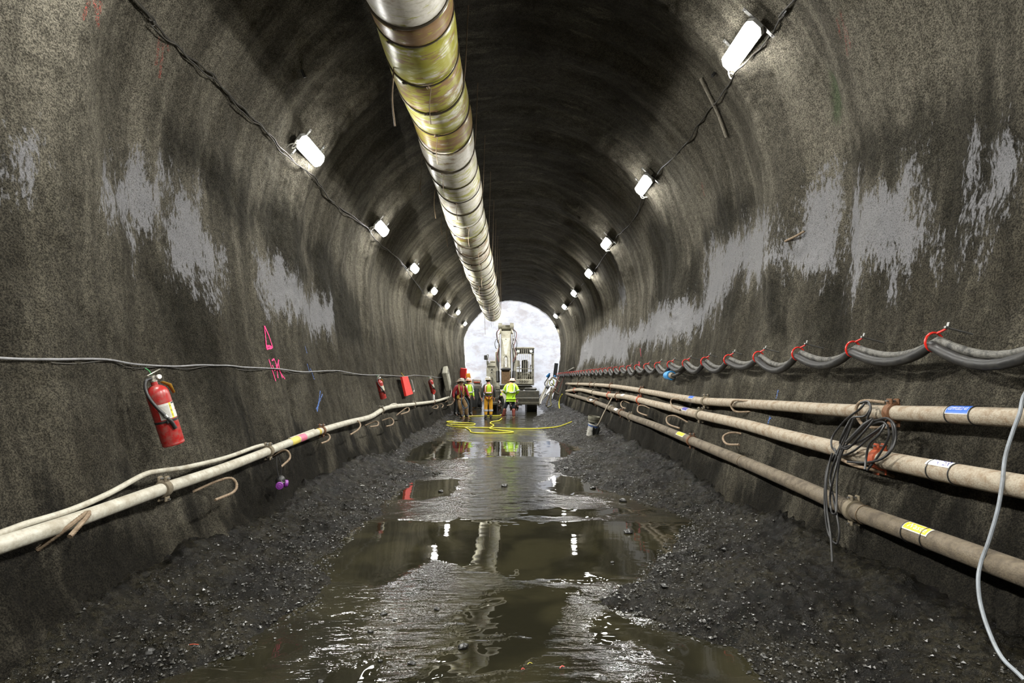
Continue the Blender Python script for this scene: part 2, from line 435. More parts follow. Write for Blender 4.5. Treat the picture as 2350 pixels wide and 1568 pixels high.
# pools are smooth, thin running water is rippled
POOL = [[fl(*p) for p in P] for P in [
 [(700,1195),(1620,1195),(1560,1260),(1480,1330),(1330,1345),(1120,1320),(1000,1290),(860,1350),(740,1330),(740,1260)],
 [(900,1104),(1060,1100),(1040,1140),(880,1150)], [(1270,1092),(1420,1098),(1420,1132),(1300,1140),(1230,1118)],
 [(880,1062),(1090,1052),(1100,1015),(960,1010)], [(1240,1050),(1360,1050),(1340,1010),(1240,1012)],
 [(1100,1050),(1240,1048),(1240,1015),(1120,1012)], [(1200,1170),(1500,1165),(1480,1185),(1180,1188)],
 [(430,1568),(520,1500),(640,1470),(700,1480),(560,1568)], [(700,1568),(860,1500),(930,1500),(830,1568)],
 [(940,1568),(1060,1470),(1240,1470),(1260,1500),(1120,1568)], [(1540,1568),(1560,1450),(1780,1450),(1760,1568)],
 [(1020,1420),(1160,1350),(1330,1350),(1300,1410),(1250,1460),(1080,1460)],
 [(1330,1440),(1400,1410),(1540,1450),(1520,1480),(1380,1480)]]]
xs = np.linspace(-2.65, 2.65, 420); ys = np.array([-14, -8, -4, -1, 1, 2] + ylist(2.6, 54, .003, .009)); X, Y = np.meshgrid(xs, ys)
pl = sdf(POOL, X, Y) if False else None
def pool_sd(X, Y):
    best = np.full(X.shape, -9.0)
    for P in POOL:
        P = np.array(P); i_ = np.zeros(X.shape, bool); dd = np.full(X.shape, 9.0); sc = 1/P[:,1].mean()**.9*3
        for i in range(len(P)):
            a, b = P[i], P[(i+1) % len(P)]
            i_ ^= ((a[1] > Y) != (b[1] > Y)) & (X < (b[0]-a[0])*(Y-a[1])/((b[1]-a[1]) or 1e-9)+a[0])
            e = b-a; t = np.clip(((X-a[0])*e[0]+(Y-a[1])*e[1])/(e@e), 0, 1)
            dd = np.minimum(dd, np.hypot(X-a[0]-t*e[0], Y-a[1]-t*e[1]))
        best = np.maximum(best, np.where(i_, dd, -dd))
    return best
t = NT('muddy_water'); c = t.obj()
pool = t.math('ADD', t.attr('pool'), t.math('MULTIPLY', t.math('SUBTRACT', t.noise(c, 3.5, 4), .5), .5))
rip = t.ramp(pool, -.10, .08, 1, 0)
a = t.noise(c, 1.4, 4, .55, .6)
t.l(t.mix(t.ramp(a, .4, .65), lin((22,21,14)), lin((35,33,22))), t.b.inputs['Base Color'])
t.b.inputs['IOR'].default_value = 1.46
t.l(t.ramp(rip, 0, 1, .015, .06), t.b.inputs['Roughness'])
wv = t.noise(t.mp(c, (9, 34, 1)), 1, 2, .5, .4); wv2 = t.noise(t.mp(c, (16, 60, 1)), 1, 3, .6, .8); big = t.noise(t.mp(c, (1.5, 3.0, 1)), 1, 2, .5)
hh = t.math('ADD', wv, t.math('MULTIPLY', wv2, .5)); hh = t.math('MULTIPLY', hh, t.ramp(rip, 0, 1, .02, 1))
n1 = t.bump(big, .12, .02); n2 = t.bump(hh, .35, .012, n1); t.l(n2, t.b.inputs['Normal'])
PD = pool_sd(X, Y); RM = 1 - sst(-.12, .10, PD + .28*vn(X/.35, Y/.4, 41) + .16*vn(X/.12, Y/.14, 45)); far_ = 1/np.maximum(1, Y/9)
WZ = RM*(.0026*vn(X/.11+.8*vn(X/.5, Y/.5, 46), Y/.036, 42)*far_**1.5 + .0034*vn(X/.2, Y/.085, 43)*(.35+.65*far_) + .0085*sst(5, 8, Y)*vn(X/.5, Y/.28, 44) + .0055*(1-sst(5, 8, Y))*vn(X/.5, Y/.28, 44)) + (1-RM)*.0003*vn(X/.3, Y/.3, 47)
o = grid_obj('puddle_water', X, Y, WZ, t.m, {'pool': PD})
tag(o, 'shallow brown water lying and running down the middle of the tunnel floor', 'water', kind='stuff')
# ------------------------------------------------------------------ the open shaft beyond the portal
t = NT('pale_rock'); c = t.obj()
a = t.noise(t.mp(c, (.45, .5, .8)), 1.3, 7, .7, .2); b = t.noise(t.mp(c, (1.2, 1, .25)), 1, 4, .6); g = t.noise(c, 5, 4, .7)
col = t.mix(t.ramp(a, .36, .56), lin((214,208,206)), lin((240,241,245)))
col = t.mix(t.ramp(a, .64, .74, 0, .5), col, lin((186,172,164)))
col = t.mix(t.ramp(b, .62, .72, 0, .5), col, lin((226,206,196)))
low = t.n('ShaderNodeSeparateXYZ'); t.l(c, low.inputs[0])
moss = t.math('MULTIPLY', t.ramp(low.outputs[2], 2.2, -.5, 0, 1), t.ramp(t.noise(t.mp(c, (.9, 1, .35)), 1, 5, .6), .48, .6))
moss = t.math('MULTIPLY', moss, t.ramp(g, .35, .6, .3, 1))
col = t.mix(moss, col, lin((104,112,88)))
t.l(col, t.b.inputs['Base Color']); t.b.inputs['Roughness'].default_value = .8
t.l(t.bump(a, .4, .2, t.bump(g, .6, .04)), t.b.inputs['Normal']); rock = t.m
xs = np.linspace(-9, 9, 150); zs = np.linspace(-.4, 13, 110); X, Z = np.meshgrid(xs, zs)
o = grid_obj('wall_far', X, 52.5 + .3*fbm(X/2.5, Z/2.0, 50) + .06*fbm(X/.5, Z/.4, 51), Z, rock); o['kind'] = 'structure'
for nm, sx in (('wall_shaft_left', -9), ('wall_shaft_right', 9)):
    ys2 = np.linspace(39.9, 53, 60); Yg, Zg = np.meshgrid(ys2, zs)
    o = grid_obj(nm, sx + .3*fbm(Yg/2, Zg/2, 52), Yg, Zg, rock); o['kind'] = 'structure'
# headwall round the portal, with the thickness of the lining
def headwall():
    m = MB(); n = len(PX); R = []
    for i in range(0, n, 3): R.append(i)
    v = []; f = []
    for i in R:
        s_ = PS[i]; p = wall_pt(s_, Y_END, 0); d = Vector((p.x, 0, p.z-ZC)).normalized()
        big = max(abs(d.x)/9.0, (d.z)/(13-ZC), (-d.z)/(ZC+.4), 1e-6); q = Vector((d.x/big, 0, ZC+d.z/big))
        v += [p + Vector((0, -.05, 0)) + d*.0, p + Vector((0, .5, 0)), Vector((q.x, Y_END+.5, q.z)), Vector((q.x, Y_END-.05, q.z))]
    for j in range(len(R)-1):
        a, b = j*4, j*4+4
        f += [(a, b, b+1, a+1), (a+1, b+1, b+2, a+2), (a+3, a+2, b+2, b+3), (a, a+3, b+3, b)]
    m.add(v, f); o = m.build('wall_portal', rock, smooth=30); o['kind'] = 'structure'
headwall()
m = MB(); m.add([(x, -13.9, z) for x, z in ((-4, -.5), (4, -.5), (4, 7.6), (-4, 7.6))], [(0, 1, 2, 3)])
m.add([(x, -14.1, z) for x, z in ((-4, -.5), (4, -.5), (4, 7.6), (-4, 7.6))], [(3, 2, 1, 0)])
o = m.build('wall_added_end_cap', M_('added_end_cap_dark', (70, 66, 56), .9)); o['kind'] = 'structure'  # unseen end cap added behind the camera to block the sky
# ------------------------------------------------------------------ work lights
diff = NT('lamp_diffuser'); diff.b.inputs['Base Color'].default_value = (.9, .9, .9, 1)
diff.b.inputs['Emission Color'].default_value = (1, .985, .94, 1); diff.b.inputs['Emission Strength'].default_value = 75.0
GREYP = M_('grey_plastic', (150,150,146), .45, dirt=.3); STEEL = M_('galvanised_steel', (150,150,148), .4, .8, .4)
BLACK = M_('black_rubber', (26,26,27), .5, dirt=.25, bump=.1); WHITE_C = M_('white_cord', (206,204,196), .5, dirt=.3)
def oct_shell(m, L, W, h0, h1, inx, e=.07):
    """long lamp body: an eight-cornered outline drawn up from h0 to h1 and drawn in by inx; local x along, y across, z out of the wall"""
    def ring(l, w_, z): a, b = l/2, w_/2; return [(-a+e, -b, z), (a-e, -b, z), (a, -b+e*.8, z), (a, b-e*.8, z), (a-e, b, z), (-a+e, b, z), (-a, b-e*.8, z), (-a, -b+e*.8, z)]
    zs = [(0, h0), (0, h0+(h1-h0)*.55), (inx*.6, h0+(h1-h0)*.88), (inx*1.6, h1)]
    v = []; f = []
    for i, z in zs: v += ring(L-2*i, W-2*i, z)
    for j in range(3):
        for k in range(8): k2 = (k+1) % 8; f.append((j*8+k, j*8+k2, (j+1)*8+k2, (j+1)*8+k))
    f.append(tuple(range(7, -1, -1))); f.append(tuple(range(24, 32))); return m.add(v, f)
lampP = thing('work_light', 'x', 'light', local=True)
oct_shell(MB(), .82, .23, -.055, -.012, .002).build('housing', GREYP, lampP)
oct_shell(MB(), .80, .215, -.012, .055, .018).build('diffuser', diff.m, lampP, label='glowing white diffuser')
ld = bpy.data.lights.new('lamp_light', 'AREA'); ld.shape = 'RECTANGLE'; ld.size = .70; ld.size_y = .16; ld.energy = LAMP; ld.spread = math.radians(126); ld.color = (1, .985, .93)
lo = bpy.data.objects.new('lamp_light', ld); C.objects.link(lo); lo.parent = lampP; lo.location = (0, 0, .058); lo.rotation_euler = (math.pi, 0, 0)
for x in (-.36, .22):
    b = MB(); b.box((x, 0, -.075), (.045, .46, .008)); b.box((x, .0, -.062), (.045, .15, .02)); bk = b.build('bracket', STEEL, lampP)
    for y in (-.2, .2): MB().ball((x, y, -.07), .012, 8).build('bolt', STEEL, bk)
b = MB(); b.tube(cr([(.39, .02, -.03), (.47, .05, 0), (.50, .12, .02), (.46, .17, 0), (.42, .13, .01), (.45, .08, .01), (.50, .14, -.02), (.46, .2, -.06)], 6), .009, 6); b.build('lead', WHITE_C, lampP)
LL = [(713,348),(876,525),(951,616),(996,668),(1026,702),(1051,717),(1067,743)]
LR = [(1700,108),(1477,425),(1391,559),(1351,627),(1317,673),(1295,704),(1275,725),(1272,754)]
lamp_pts = []
def put_lamp(p, label, side, first=[True]):
    n = inward(p); M = basis(p, Vector((0, 1, 0)), n.cross(Vector((0, 1, 0))) , n)
    # local y points down the wall on both sides
    yv = n.cross(Vector((0, 1, 0)));
    if yv.z > 0: M = basis(p, Vector((0, -1, 0)), n.cross(Vector((0, -1, 0))), n)
    if first[0]: first[0] = False; lampP.matrix_world = M; r = lampP; r['label'] = label
    else: r = dup(lampP, M, label)
    r['group'] = 'work lights strung along the %s wall' % side; lamp_pts.append((p, side)); return r
ordn = ['nearest', 'second', 'third', 'fourth', 'fifth', 'sixth', 'seventh', 'farthest']
for side, L in (('left', LL), ('right', LR)):
    for i, (px, py) in enumerate(L):
        p = hit(px, py, .13)
        k = 'farthest' if i == len(L)-1 else ordn[i]
        lb = ('%s glowing white work light in view on the %s wall' % (k, side)) if k in ('nearest', 'farthest') else \
             ('glowing white work light on the %s wall, %s counted from the camera' % (side, k))
        put_lamp(p, lb, side)
# the same strings run on towards and behind the camera
for side, y0, sgn in (('left', lamp_pts[0][0].y-4.45, -1), ('right', lamp_pts[len(LL)][0].y-4.45, 1)):
    z0 = 5.08 if side == 'left' else 5.35
    for i in range(3):
        y = y0 - i*4.45; s_ = float(s_of(sgn*3.05, z0)); p = wall_pt(s_, y, .13)
        put_lamp(p, 'white work light on the %s wall %s, out of view' % (side, ('beside the camera', 'behind the camera', 'far behind the camera')[i]), side)
BR = M_('cable_black', (38,37,35), .55, dirt=.5, dcol=(88,82,68))
def wall_cable(px, r, inset=.03, ext=None, k=7, wob=.012, sd=0):
    P = [hit(a, b, inset) for a, b in px]; 
    if ext: P = ext + P
    Q = cr(P, k); out = []
    for i, q in enumerate(Q):
        n = inward(q); out.append(q + n*(.01*math.sin(i*1.7+sd)) + Vector((0, 0, wob*math.sin(i*.9+sd))))
    return out
def ext(side, z, ys): return [wall_pt(float(s_of(side*3.1, z)), y, .04) for y in ys]
cl = wall_cable([(310,0),(345,45),(395,95),(440,135),(485,168),(515,205),(550,242),(590,280),(620,310),(650,345),(690,383),(718,402),(735,425),(760,460),(800,490),(840,520),(864,552),(885,570),(910,590),(930,612),(944,636),(960,655),(980,680),(995,690),(1012,703),(1024,718),(1038,727),(1050,732),(1062,752)], .011, ext=ext(-1, 4.95, [-13, -9, -5, -1, 2]))
o = MB().tube(cl, .011, 6).build('lighting_cable', BR); tag(o, 'thin black cable linking the work lights on the left wall', 'cable')
cl2 = clear([q + inward(q)*.004 + Vector((0, 0, -.03-.025*math.sin(i*.35))) for i, q in enumerate(cl[20:])], .012)
o = MB().tube(cl2, .007, 6).build('lighting_cable', BR); tag(o, 'thinner slack black wire just under the left lighting cable', 'cable')
cl = wall_cable([(1825,0),(1808,22),(1790,45),(1765,85),(1730,125),(1690,165),(1665,205),(1630,250),(1600,290),(1570,335),(1520,385),(1500,412),(1475,450),(1460,495),(1430,530),(1418,540),(1400,568),(1385,590),(1365,620),(1352,640),(1335,655),(1320,684),(1306,700),(1296,714),(1284,724),(1276,735)], .011, ext=ext(1, 5.2, [-13, -9, -5, -1, 2]), sd=1)
o = MB().tube(cl, .011, 6).build('lighting_cable', BR); tag(o, 'thin black cable linking the work lights on the right wall', 'cable')
# ------------------------------------------------------------------ ventilation duct
t = NT('duct_skin'); c = t.n('ShaderNodeNewGeometry').outputs['Position']; oi = t.n('ShaderNodeObjectInfo'); sep = t.n('ShaderNodeSeparateColor'); t.l(oi.outputs['Color'], sep.inputs[0])
a = t.noise(t.mp(c, (2.2, 5, 2.2)), 1, 5, .65, .8); b = t.noise(t.mp(c, (3, 14, 3)), 1, 5, .6, 1.2); g = t.noise(c, 22, 4, .6)
col = t.mix(t.ramp(g, .4, .7, 0, .35), lin((204,200,190)), lin((150,142,122)))
col = t.mix(t.math('MULTIPLY', t.ramp(t.math('ADD', a, t.math('MULTIPLY', sep.outputs[0], .45)), .60, .74), .9), col, lin((122,88,46)))
col = t.mix(t.math('MULTIPLY', t.ramp(t.math('ADD', b, t.math('MULTIPLY', sep.outputs[1], .22)), .60, .68), .8), col, lin((156,156,56)))
col = t.mix(t.ramp(t.noise(t.mp(c, (5, 40, 5)), 1, 3), .6, .75, 0, .4), col, lin((110,100,80)))
t.l(col, t.b.inputs['Base Color']); t.b.inputs['Roughness'].default_value = .33
t.l(t.bump(b, .25, .02), t.b.inputs['Normal']); skin = t.m
DP = [(-3, -1.13, 5.92), (6, -1.13, 5.92), (9, -1.11, 5.86), (12.5, -1.10, 5.66), (15, -1.06, 5.38), (18, -1.03, 5.20), (24, -1.03, 5.19), (30.4, -1.03, 5.20)]
def dpt(y):
    ys_ = [p[0] for p in DP]; wob = .015*math.sin(y*2.3)
    return Vector((np.interp(y, ys_, [p[1] for p in DP])+wob, y, np.interp(y, ys_, [p[2] for p in DP])+.012*math.sin(y*3.1)))
rings = [-3, -2.2, -1.4, -.6, .2, 1.0, 1.8, 2.6, 3.3, 4.0, 4.7, 5.35, 6.06, 6.41, 7.2, 7.9, 8.6, 9.25]
while rings[-1] < 29.6: rings.append(rings[-1] + .72 + .08*math.sin(len(rings)*2.1))
duct = thing('ventilation_duct', 'long white and rust stained ventilation duct of banded sections hanging under the ceiling', 'duct', (-1.13, 6, 5.4))
BAND = M_('duct_band', (70,62,48), .5, .5, .5); WIRE = M_('rusty_wire', (112,96,76), .6, .4, .4)
rr = .45
TINT = {11: (.1, .1), 12: (1, .3), 13: (.45, .95), 14: (.55, .6), 15: (.3, .75), 16: (.75, .55), 17: (.25, .2), 18: (.1, .45), 19: (.2, .6), 20: (.1, .2), 21: (.15, .5)}
for i in range(len(rings)-1):
    y0, y1 = rings[i], rings[i+1]; n = 7; pts = []; rad = []
    for k in range(n):
        u = k/(n-1); pts.append(dpt(y0+(y1-y0)*u)); rad.append(rr*(1 + .018*math.sin(math.pi*u) + (.012 if 0 < u < .9 else -.008)))
    m = MB(); m.tube(pts, rad, 40, cap=False)
    o = m.build('duct_section', skin, duct, smooth=60)
    tr, ty = TINT.get(i, (random.uniform(0, .35), random.uniform(.1, .55))); o.color = (tr, ty, 0, 1)
    md = o.modifiers.new('t', 'SOLIDIFY'); md.thickness = .006
    c0 = dpt(y0); m = MB(); pp = [c0 + Vector((math.cos(q)*(rr+.006), .018*math.sin(q*1.0+i), math.sin(q)*(rr+.006))) for q in np.linspace(0, 2*math.pi, 41)[:-1]]
    m.tube(pp, .011 if i % 3 else .017, 6, closed=True)
    q = -1.9+.3*math.sin(i*1.3); cc = c0 + Vector((math.cos(q)*(rr+.018), 0, math.sin(q)*(rr+.018)))
    m.box(cc, (.05, .03, .02), bev=.004); m.tube([cc+Vector((-.03, -.02, 0)), cc+Vector((.03, .02, -.004))], .005, 6)
    m.build('clamp_band', BAND, duct)
    # tail of wire hanging off the hanger
    if i > 13 and i % 2 == 0:
        q = -1.45+.35*math.sin(i*2.7); cc = c0 + Vector((math.cos(q)*(rr+.02), 0, math.sin(q)*(rr+.02)))
        L = .25+.2*abs(math.sin(i*1.9)); m = MB(); m.tube(cr([cc + Vector((0, 0, .02)), cc+Vector((.03, .02, -.01)), cc+Vector((.01, .03, -L*.5)), cc+Vector((.03, .04, -L))], 4), .006, 6); m.ball(cc, .022, 8)
        m.build('wire_tail', WIRE, duct)
    if i > 8 and i % 3 == 0:
        for sx in (-1, 1):
            a_ = c0 + Vector((sx*(rr+.01), 0, 0)); top = Vector((c0.x+sx*.52, y0, 0)); top.z = 3.8+3.2*math.sqrt(1-(top.x/3.38)**2)-.02
            MB().tube([a_, a_+Vector((sx*.02, 0, .2)), top], .009, 6).build('hanger_rod', WIRE, duct)
# loose wires hanging from the crown left of the duct
for (px, y0, y1, Yd, lb) in [(903,168,290,7.0,'long pale strip of wire hanging left of the near duct'),(965,418,448,12.2,'short wire stub hanging between the nearest left light and the duct'),(998,440,502,13.0,'curved wire hanging against the left side of the duct'),(1013,508,540,14.5,'short pale wire hanging below the curved one'),(1026,520,568,15.0,'dark wire hanging close to the left side of the duct'),(1062,615,652,20.5,'thin wire hanging left of the far end of the duct'),(1086,655,680,25.0,'thin pale wire hanging near the portal left of the duct'),(1113,700,768,33.0,'long rusty wire hanging in front of the pale shaft wall')]:
    x = (px-VX)/F*Yd; za = H+(VY-y0)/F*Yd; zb = H+(VY-y1)/F*Yd
    zt = 3.8+3.2*math.sqrt(1-(x/3.38)**2)+.1
    o = MB().tube(cr([(x+.03, Yd, zt), (x+.02, Yd, (zt+za)/2), (x, Yd, za), (x-.015, Yd, (za+zb)/2), (x+.02, Yd, zb)], 5), [.004]*10+[.011]*11, 6).build('hanging_wire', WIRE)
    tag(o, lb, 'wire', 'loose wires hanging from the crown')
# ------------------------------------------------------------------ pipes
def pipe_path(px, inset, near=None, k=8):
    P = [hit(a, b, inset, False) for a, b in px]
    P.sort(key=lambda p: p.y)
    if near:
        d = (P[1]-P[0]); d /= d.y
        P = [P[0]+d*(y-P[0].y)*.6 for y in near] + P
    return cr(P, k)
def along(path, px=None, y=None):
    """point on the path that is seen at an image column, or lies at a depth"""
    for a, b in zip(path, path[1:]):
        if y is not None:
            if a.y <= y <= b.y: t = (y-a.y)/(b.y-a.y); return a.lerp(b, t), (b-a).normalized()
        elif a.y > .5:
            ua, ub = VX+F*a.x/a.y, VX+F*b.x/b.y
            if (ua-px)*(ub-px) <= 0: t = (ua-px)/((ua-ub) or 1e-9); return a.lerp(b, t), (b-a).normalized()
    return path[-1], (path[-1]-path[-2]).normalized()
PIPEW = M_('white_pipe', (164,161,149), .5, dirt=.75, dcol=(120,112,94), sc=7, bump=.3, bs=60)
PIPEG = M_('scaled_pipe', (140,132,116), .7, dirt=.85, dcol=(104,84,62), sc=14, bump=.5, bs=90)
PIPED = M_('muddy_pipe', (92,82,66), .75, dirt=.85, dcol=(58,50,40), sc=10, bump=.5, bs=90)
CLAMPR = M_('rusty_clamp', (104,70,44), .7, .3, .6, (60,48,36)); CLAMPO = M_('orange_clamp', (168,74,40), .6, .2, .5)
CLAMPM = M_('mudded_clamp', (104,94,76), .8, 0, .6); REBAR = M_('rebar_steel', (126,110,90), .75, .2, .6, (84,64,48), sc=30, bump=.6)
def coupling(m_par, c, d, r, mat, yaw=0):
    u = Vector((0, 0, 1)) - d*d.z; u.normalize(); v = d.cross(u)
    m = MB(); m.tube([c-d*.035, c-d*.03, c-d*.012, c+d*.012, c+d*.03, c+d*.035], [r+.004, r+.016, r+.02, r+.02, r+.016, r+.004], 18)
    R = Matrix((v, d, u)).transposed()
    for sg in (1, -1):
        q = c + u*(r+.03)*sg*math.cos(yaw) + v*math.sin(yaw)*.03
        m.box(q + v*.028, (.016, .06, .045), R, .005); m.box(q - v*.028, (.016, .06, .045), R, .005)
    o = m.build('coupling', mat, m_par)
    m = MB()
    for sg in (1, -1): q = c + u*(r+.034)*sg; m.tube([q-v*.055, q+v*.055], .008, 6)
    m.build('bolt', STEEL, o); return o
def make_pipe(name, label, cat, path, r, mat, cuts, cmats, pname='pipe_section'):
    root = thing(name, label, cat, tuple(path[len(path)//3]))
    seg = [[]]; cuts = sorted(cuts); ci = 0; cps = [along(path, y=y) for y in cuts]
    for p in path:
        while ci < len(cps) and p.y >= cps[ci][0].y:
            seg[-1].append(cps[ci][0]-cps[ci][1]*.004); seg.append([cps[ci][0]+cps[ci][1]*.004]); ci += 1
        if not seg[-1] or (p-seg[-1][-1]).length > .02: seg[-1].append(p)
    for i, s in enumerate(seg):
        if len(s) > 1:
            o = MB().tube(s, [r*1.0]*len(s), 24).build(pname, mat, root, smooth=50)
    for i, (c, d) in enumerate(cps): coupling(root, c, d, r, cmats[i % len(cmats)])
    return root
def ycol(path, px): return along(path, px=px)[0].y
def tie(par, path, y, r, mat, th=.004):
    c, d = along(path, y=y); u = Vector((0, 0, 1)) - d*d.z; u.normalize(); v = d.cross(u)
    MB().tube([c+(u*math.cos(q)+v*math.sin(q))*(r+th) for q in np.linspace(0, 2*math.pi, 25)[:-1]], th, 6, closed=True).build('band', mat, par)
def text_verts(txt, size=1.0):
    cu = bpy.data.curves.new('t', 'FONT'); cu.body = txt; cu.align_x = 'CENTER'; cu.align_y = 'CENTER'; cu.size = size; cu.resolution_u = 3
    o = bpy.data.objects.new('t', cu); C.objects.link(o); dg = bpy.context.evaluated_depsgraph_get()
    me = bpy.data.meshes.new_from_object(o.evaluated_get(dg)); v = [tuple(q.co) for q in me.vertices]; f = [tuple(p.vertices) for p in me.polygons]
    bpy.data.objects.remove(o); bpy.data.curves.remove(cu); bpy.data.meshes.remove(me); return v, f
def sticker(par, path, px0, px1, r, bg, border, txt, tc, side, a0=-5, a1=78, tsz=.06):
    """label wrapped on the pipe, letters following the curve"""
    ya, yb = sorted((ycol(path, px0), ycol(path, px1))); c, d = along(path, y=(ya+yb)/2); L = (yb-ya)
    u = Vector((0, 0, 1)) - d*d.z; u.normalize(); v = Vector((-side, 0, 0)); v = (v - d*d.dot(v)).normalized()
    dr = -d if side > 0 else d                      # reading direction, left to right seen from inside the tunnel
    def pt(x, a, k): q = math.radians(a); return c + dr*x + (v*math.cos(q)+u*math.sin(q))*(r+k)
    def patch(x0, x1, b0, b1, k):
        n = 10; vv = []; f = []
        for i in range(n+1):
            a = b0+(b1-b0)*i/n; vv += [pt(x0, a, k), pt(x1, a, k)]
        for i in range(n): f.append((2*i, 2*i+1, 2*i+3, 2*i+2))
        nn = len(vv); 
        for i in range(n+1): a = b0+(b1-b0)*i/n; vv += [pt(x0, a, 0), pt(x1, a, 0)]
        f += [(0, 1, nn+1, nn), (2*n, 2*n+1, nn+2*n+1, nn+2*n)]
        return MB().add(vv, f)
    o = patch(-L/2, L/2, a0, a1, .003).build('sticker', border, par, label='printed pipe label')
    patch(-L/2*.92, L/2*.92, a0+5, a1-5, .0042).build('sticker_panel', bg, o)
    if txt:
        tv, tf = text_verts(txt, tsz); w_ = max(q[0] for q in tv)-min(q[0] for q in tv); k = L*.80/w_; am = (a0+a1)/2
        hh = tsz*.9
        MB().add([pt(x*k, am + math.degrees(y/(r)), .0055) for x, y, z in tv], tf).build('lettering', tc, o, smooth=0)
    return o
BLUE = M_('label_blue', (26,84,176), .4, dirt=.15, bump=0); WHT = M_('label_white', (214,212,208), .45, dirt=.25, bump=0); YEL = M_('label_yellow', (212,172,30), .45, dirt=.15, bump=0)
NAVY = M_('label_navy', (58,56,130), .4, dirt=.15, bump=0)
top = pipe_path([(2350,960),(2200,953),(2050,948),(1900,940),(1820,934),(1700,926),(1600,919),(1500,902),(1450,893),(1400,886),(1350,882.5),(1300,881)], .10, near=[-14, -6, 0, 2])
mid = pipe_path([(2350,1118),(2150,1080),(2000,1050),(1900,1025),(1800,1000),(1700,973),(1600,951),(1500,927),(1440,912),(1400,908),(1370,903),(1330,895),(1300,898)], .11, near=[-14, -6, 0, 2])
bot = pipe_path([(2350,1318),(2100,1225),(1960,1172),(1850,1122),(1700,1058),(1590,1013),(1500,976),(1450,958),(1400,937),(1350,918),(1300,904)], .11, near=[-14, -6, 0, 2])
air = make_pipe('air_pipe', 'topmost of the three pipes on the right wall, scaled grey, with a blue label', 'pipe', top, .058, PIPEG, [ycol(top, x) for x in (2050, 1620, 1473, 1403, 1356)]+[20, 25, 30], [CLAMPR, CLAMPM, CLAMPR])
wat = make_pipe('water_pipe', 'middle of the three pipes on the right wall, rust flecked grey', 'pipe', mid, .069, PIPEG, [ycol(mid, x) for x in (2020, 1608, 1468, 1398)]+[15.5, 20, 26], [CLAMPO, CLAMPM, CLAMPO, CLAMPR])
was = make_pipe('waste_pipe', 'lowest and brownest of the three pipes on the right wall', 'pipe', bot, .07, PIPED, [ycol(bot, x) for x in (1960, 1588, 1447, 1405)]+[14.5, 19, 25], [CLAMPM, CLAMPR])
sticker(air, top, 2187, 2243, .058, BLUE, WHT, 'COMPRESSED AIR', WHT, 1, 8, 85, .04)
sticker(wat, mid, 2142, 2200, .069, WHT, WHT, 'WATER', NAVY, 1, 35, 88, .07)
sticker(was, bot, 2090, 2148, .07, YEL, WHT, 'Waste', WHT, 1, 25, 85, .055)
for pth, par, r, xs_ in ((top, air, .058, [(1586,1597,BLUE,'')]), (mid, wat, .069, [(1572,1584,NAVY,''),(1430,1436,WHT,'')]), (bot, was, .07, [(1560,1576,YEL,''),(1414,1420,WHT,''),(1357,1361,WHT,'')])):
    for a, b, mm, tx in xs_: sticker(par, pth, a, b, r, mm, WHT, tx, WHT, 1, 20, 85)
for x in (2187, 2243): tie(air, top, ycol(top, x), .058, BLACK)
for x in (2148, 2200): tie(wat, mid, ycol(mid, x), .069, BLACK)
for x in (2090, 2135): tie(was, bot, ycol(bot, x), .07, BLACK)
tie(was, bot, ycol(bot, 1985), .07, WIRE); tie(was, bot, ycol(bot, 1705), .071, WIRE, .003)
lp = pipe_path([(0,1252),(180,1192),(370,1124),(500,1080),(600,1042),(640,1026),(740,988),(800,970),(850,957),(890,936),(950,928),(1000,921),(1030,912)], .09, near=[-14, -6, 0, 2])
ls = make_pipe('drain_pipe', 'long white pipe carried low along the left wall', 'pipe', lp, .05, PIPEW, [ycol(lp, x) for x in (375, 615, 738, 875)]+[16.5, 20.5], [CLAMPM, CLAMPM, CLAMPR])
t = text_verts
for a, b, mm in ((664,682,M_('paint_yellow', (196,178,84), .6)), (684,697,M_('paint_pink', (190,96,120), .6)), (727,731,M_('paint_ochre', (170,150,50), .6))):
    y0, y1 = sorted((ycol(lp, a), ycol(lp, b))); c0 = along(lp, y=y0)[0]; c1 = along(lp, y=y1)[0]
    MB().tube([c0, c1], .0512, 24, cap=False).build('paint_ring', mm, ls)
# flexible white hose riding above the drain pipe
hp = [hit(a, b, .06, False) for a, b in [(0,1225),(60,1203),(160,1172),(250,1133),(330,1090),(370,1081),(430,1072),(520,1050),(590,1025),(620,1020)]]
d = (hp[0]-hp[1]).normalized()
hose = MB().tube(cr([hp[0]+d*6+Vector((0,0,.25)), hp[0]+d*3, hp[0]+d*1.0]+hp, 6), .021, 10).build('hose', PIPEW); tag(hose, 'slim cream hose lying just above the near part of the white left pipe', 'hose')
for px, lb in [([(664,1008),(690,998),(720,987)], 'short cream hose piece on top of the white left pipe, beside the pink paint'), ([(872,949),(885,941),(896,930),(908,927),(918,934)], 'cream hose bent in a hump over the white left pipe near the second extinguisher'), ([(1020,848),(1030,872),(1036,895),(1034,912)], 'thin white cable running down below the grey cabinet')]:
    o = MB().tube(cr([hit(a, b, .07) for a, b in px], 6), .018, 8).build('hose', PIPEW); tag(o, lb, 'hose')
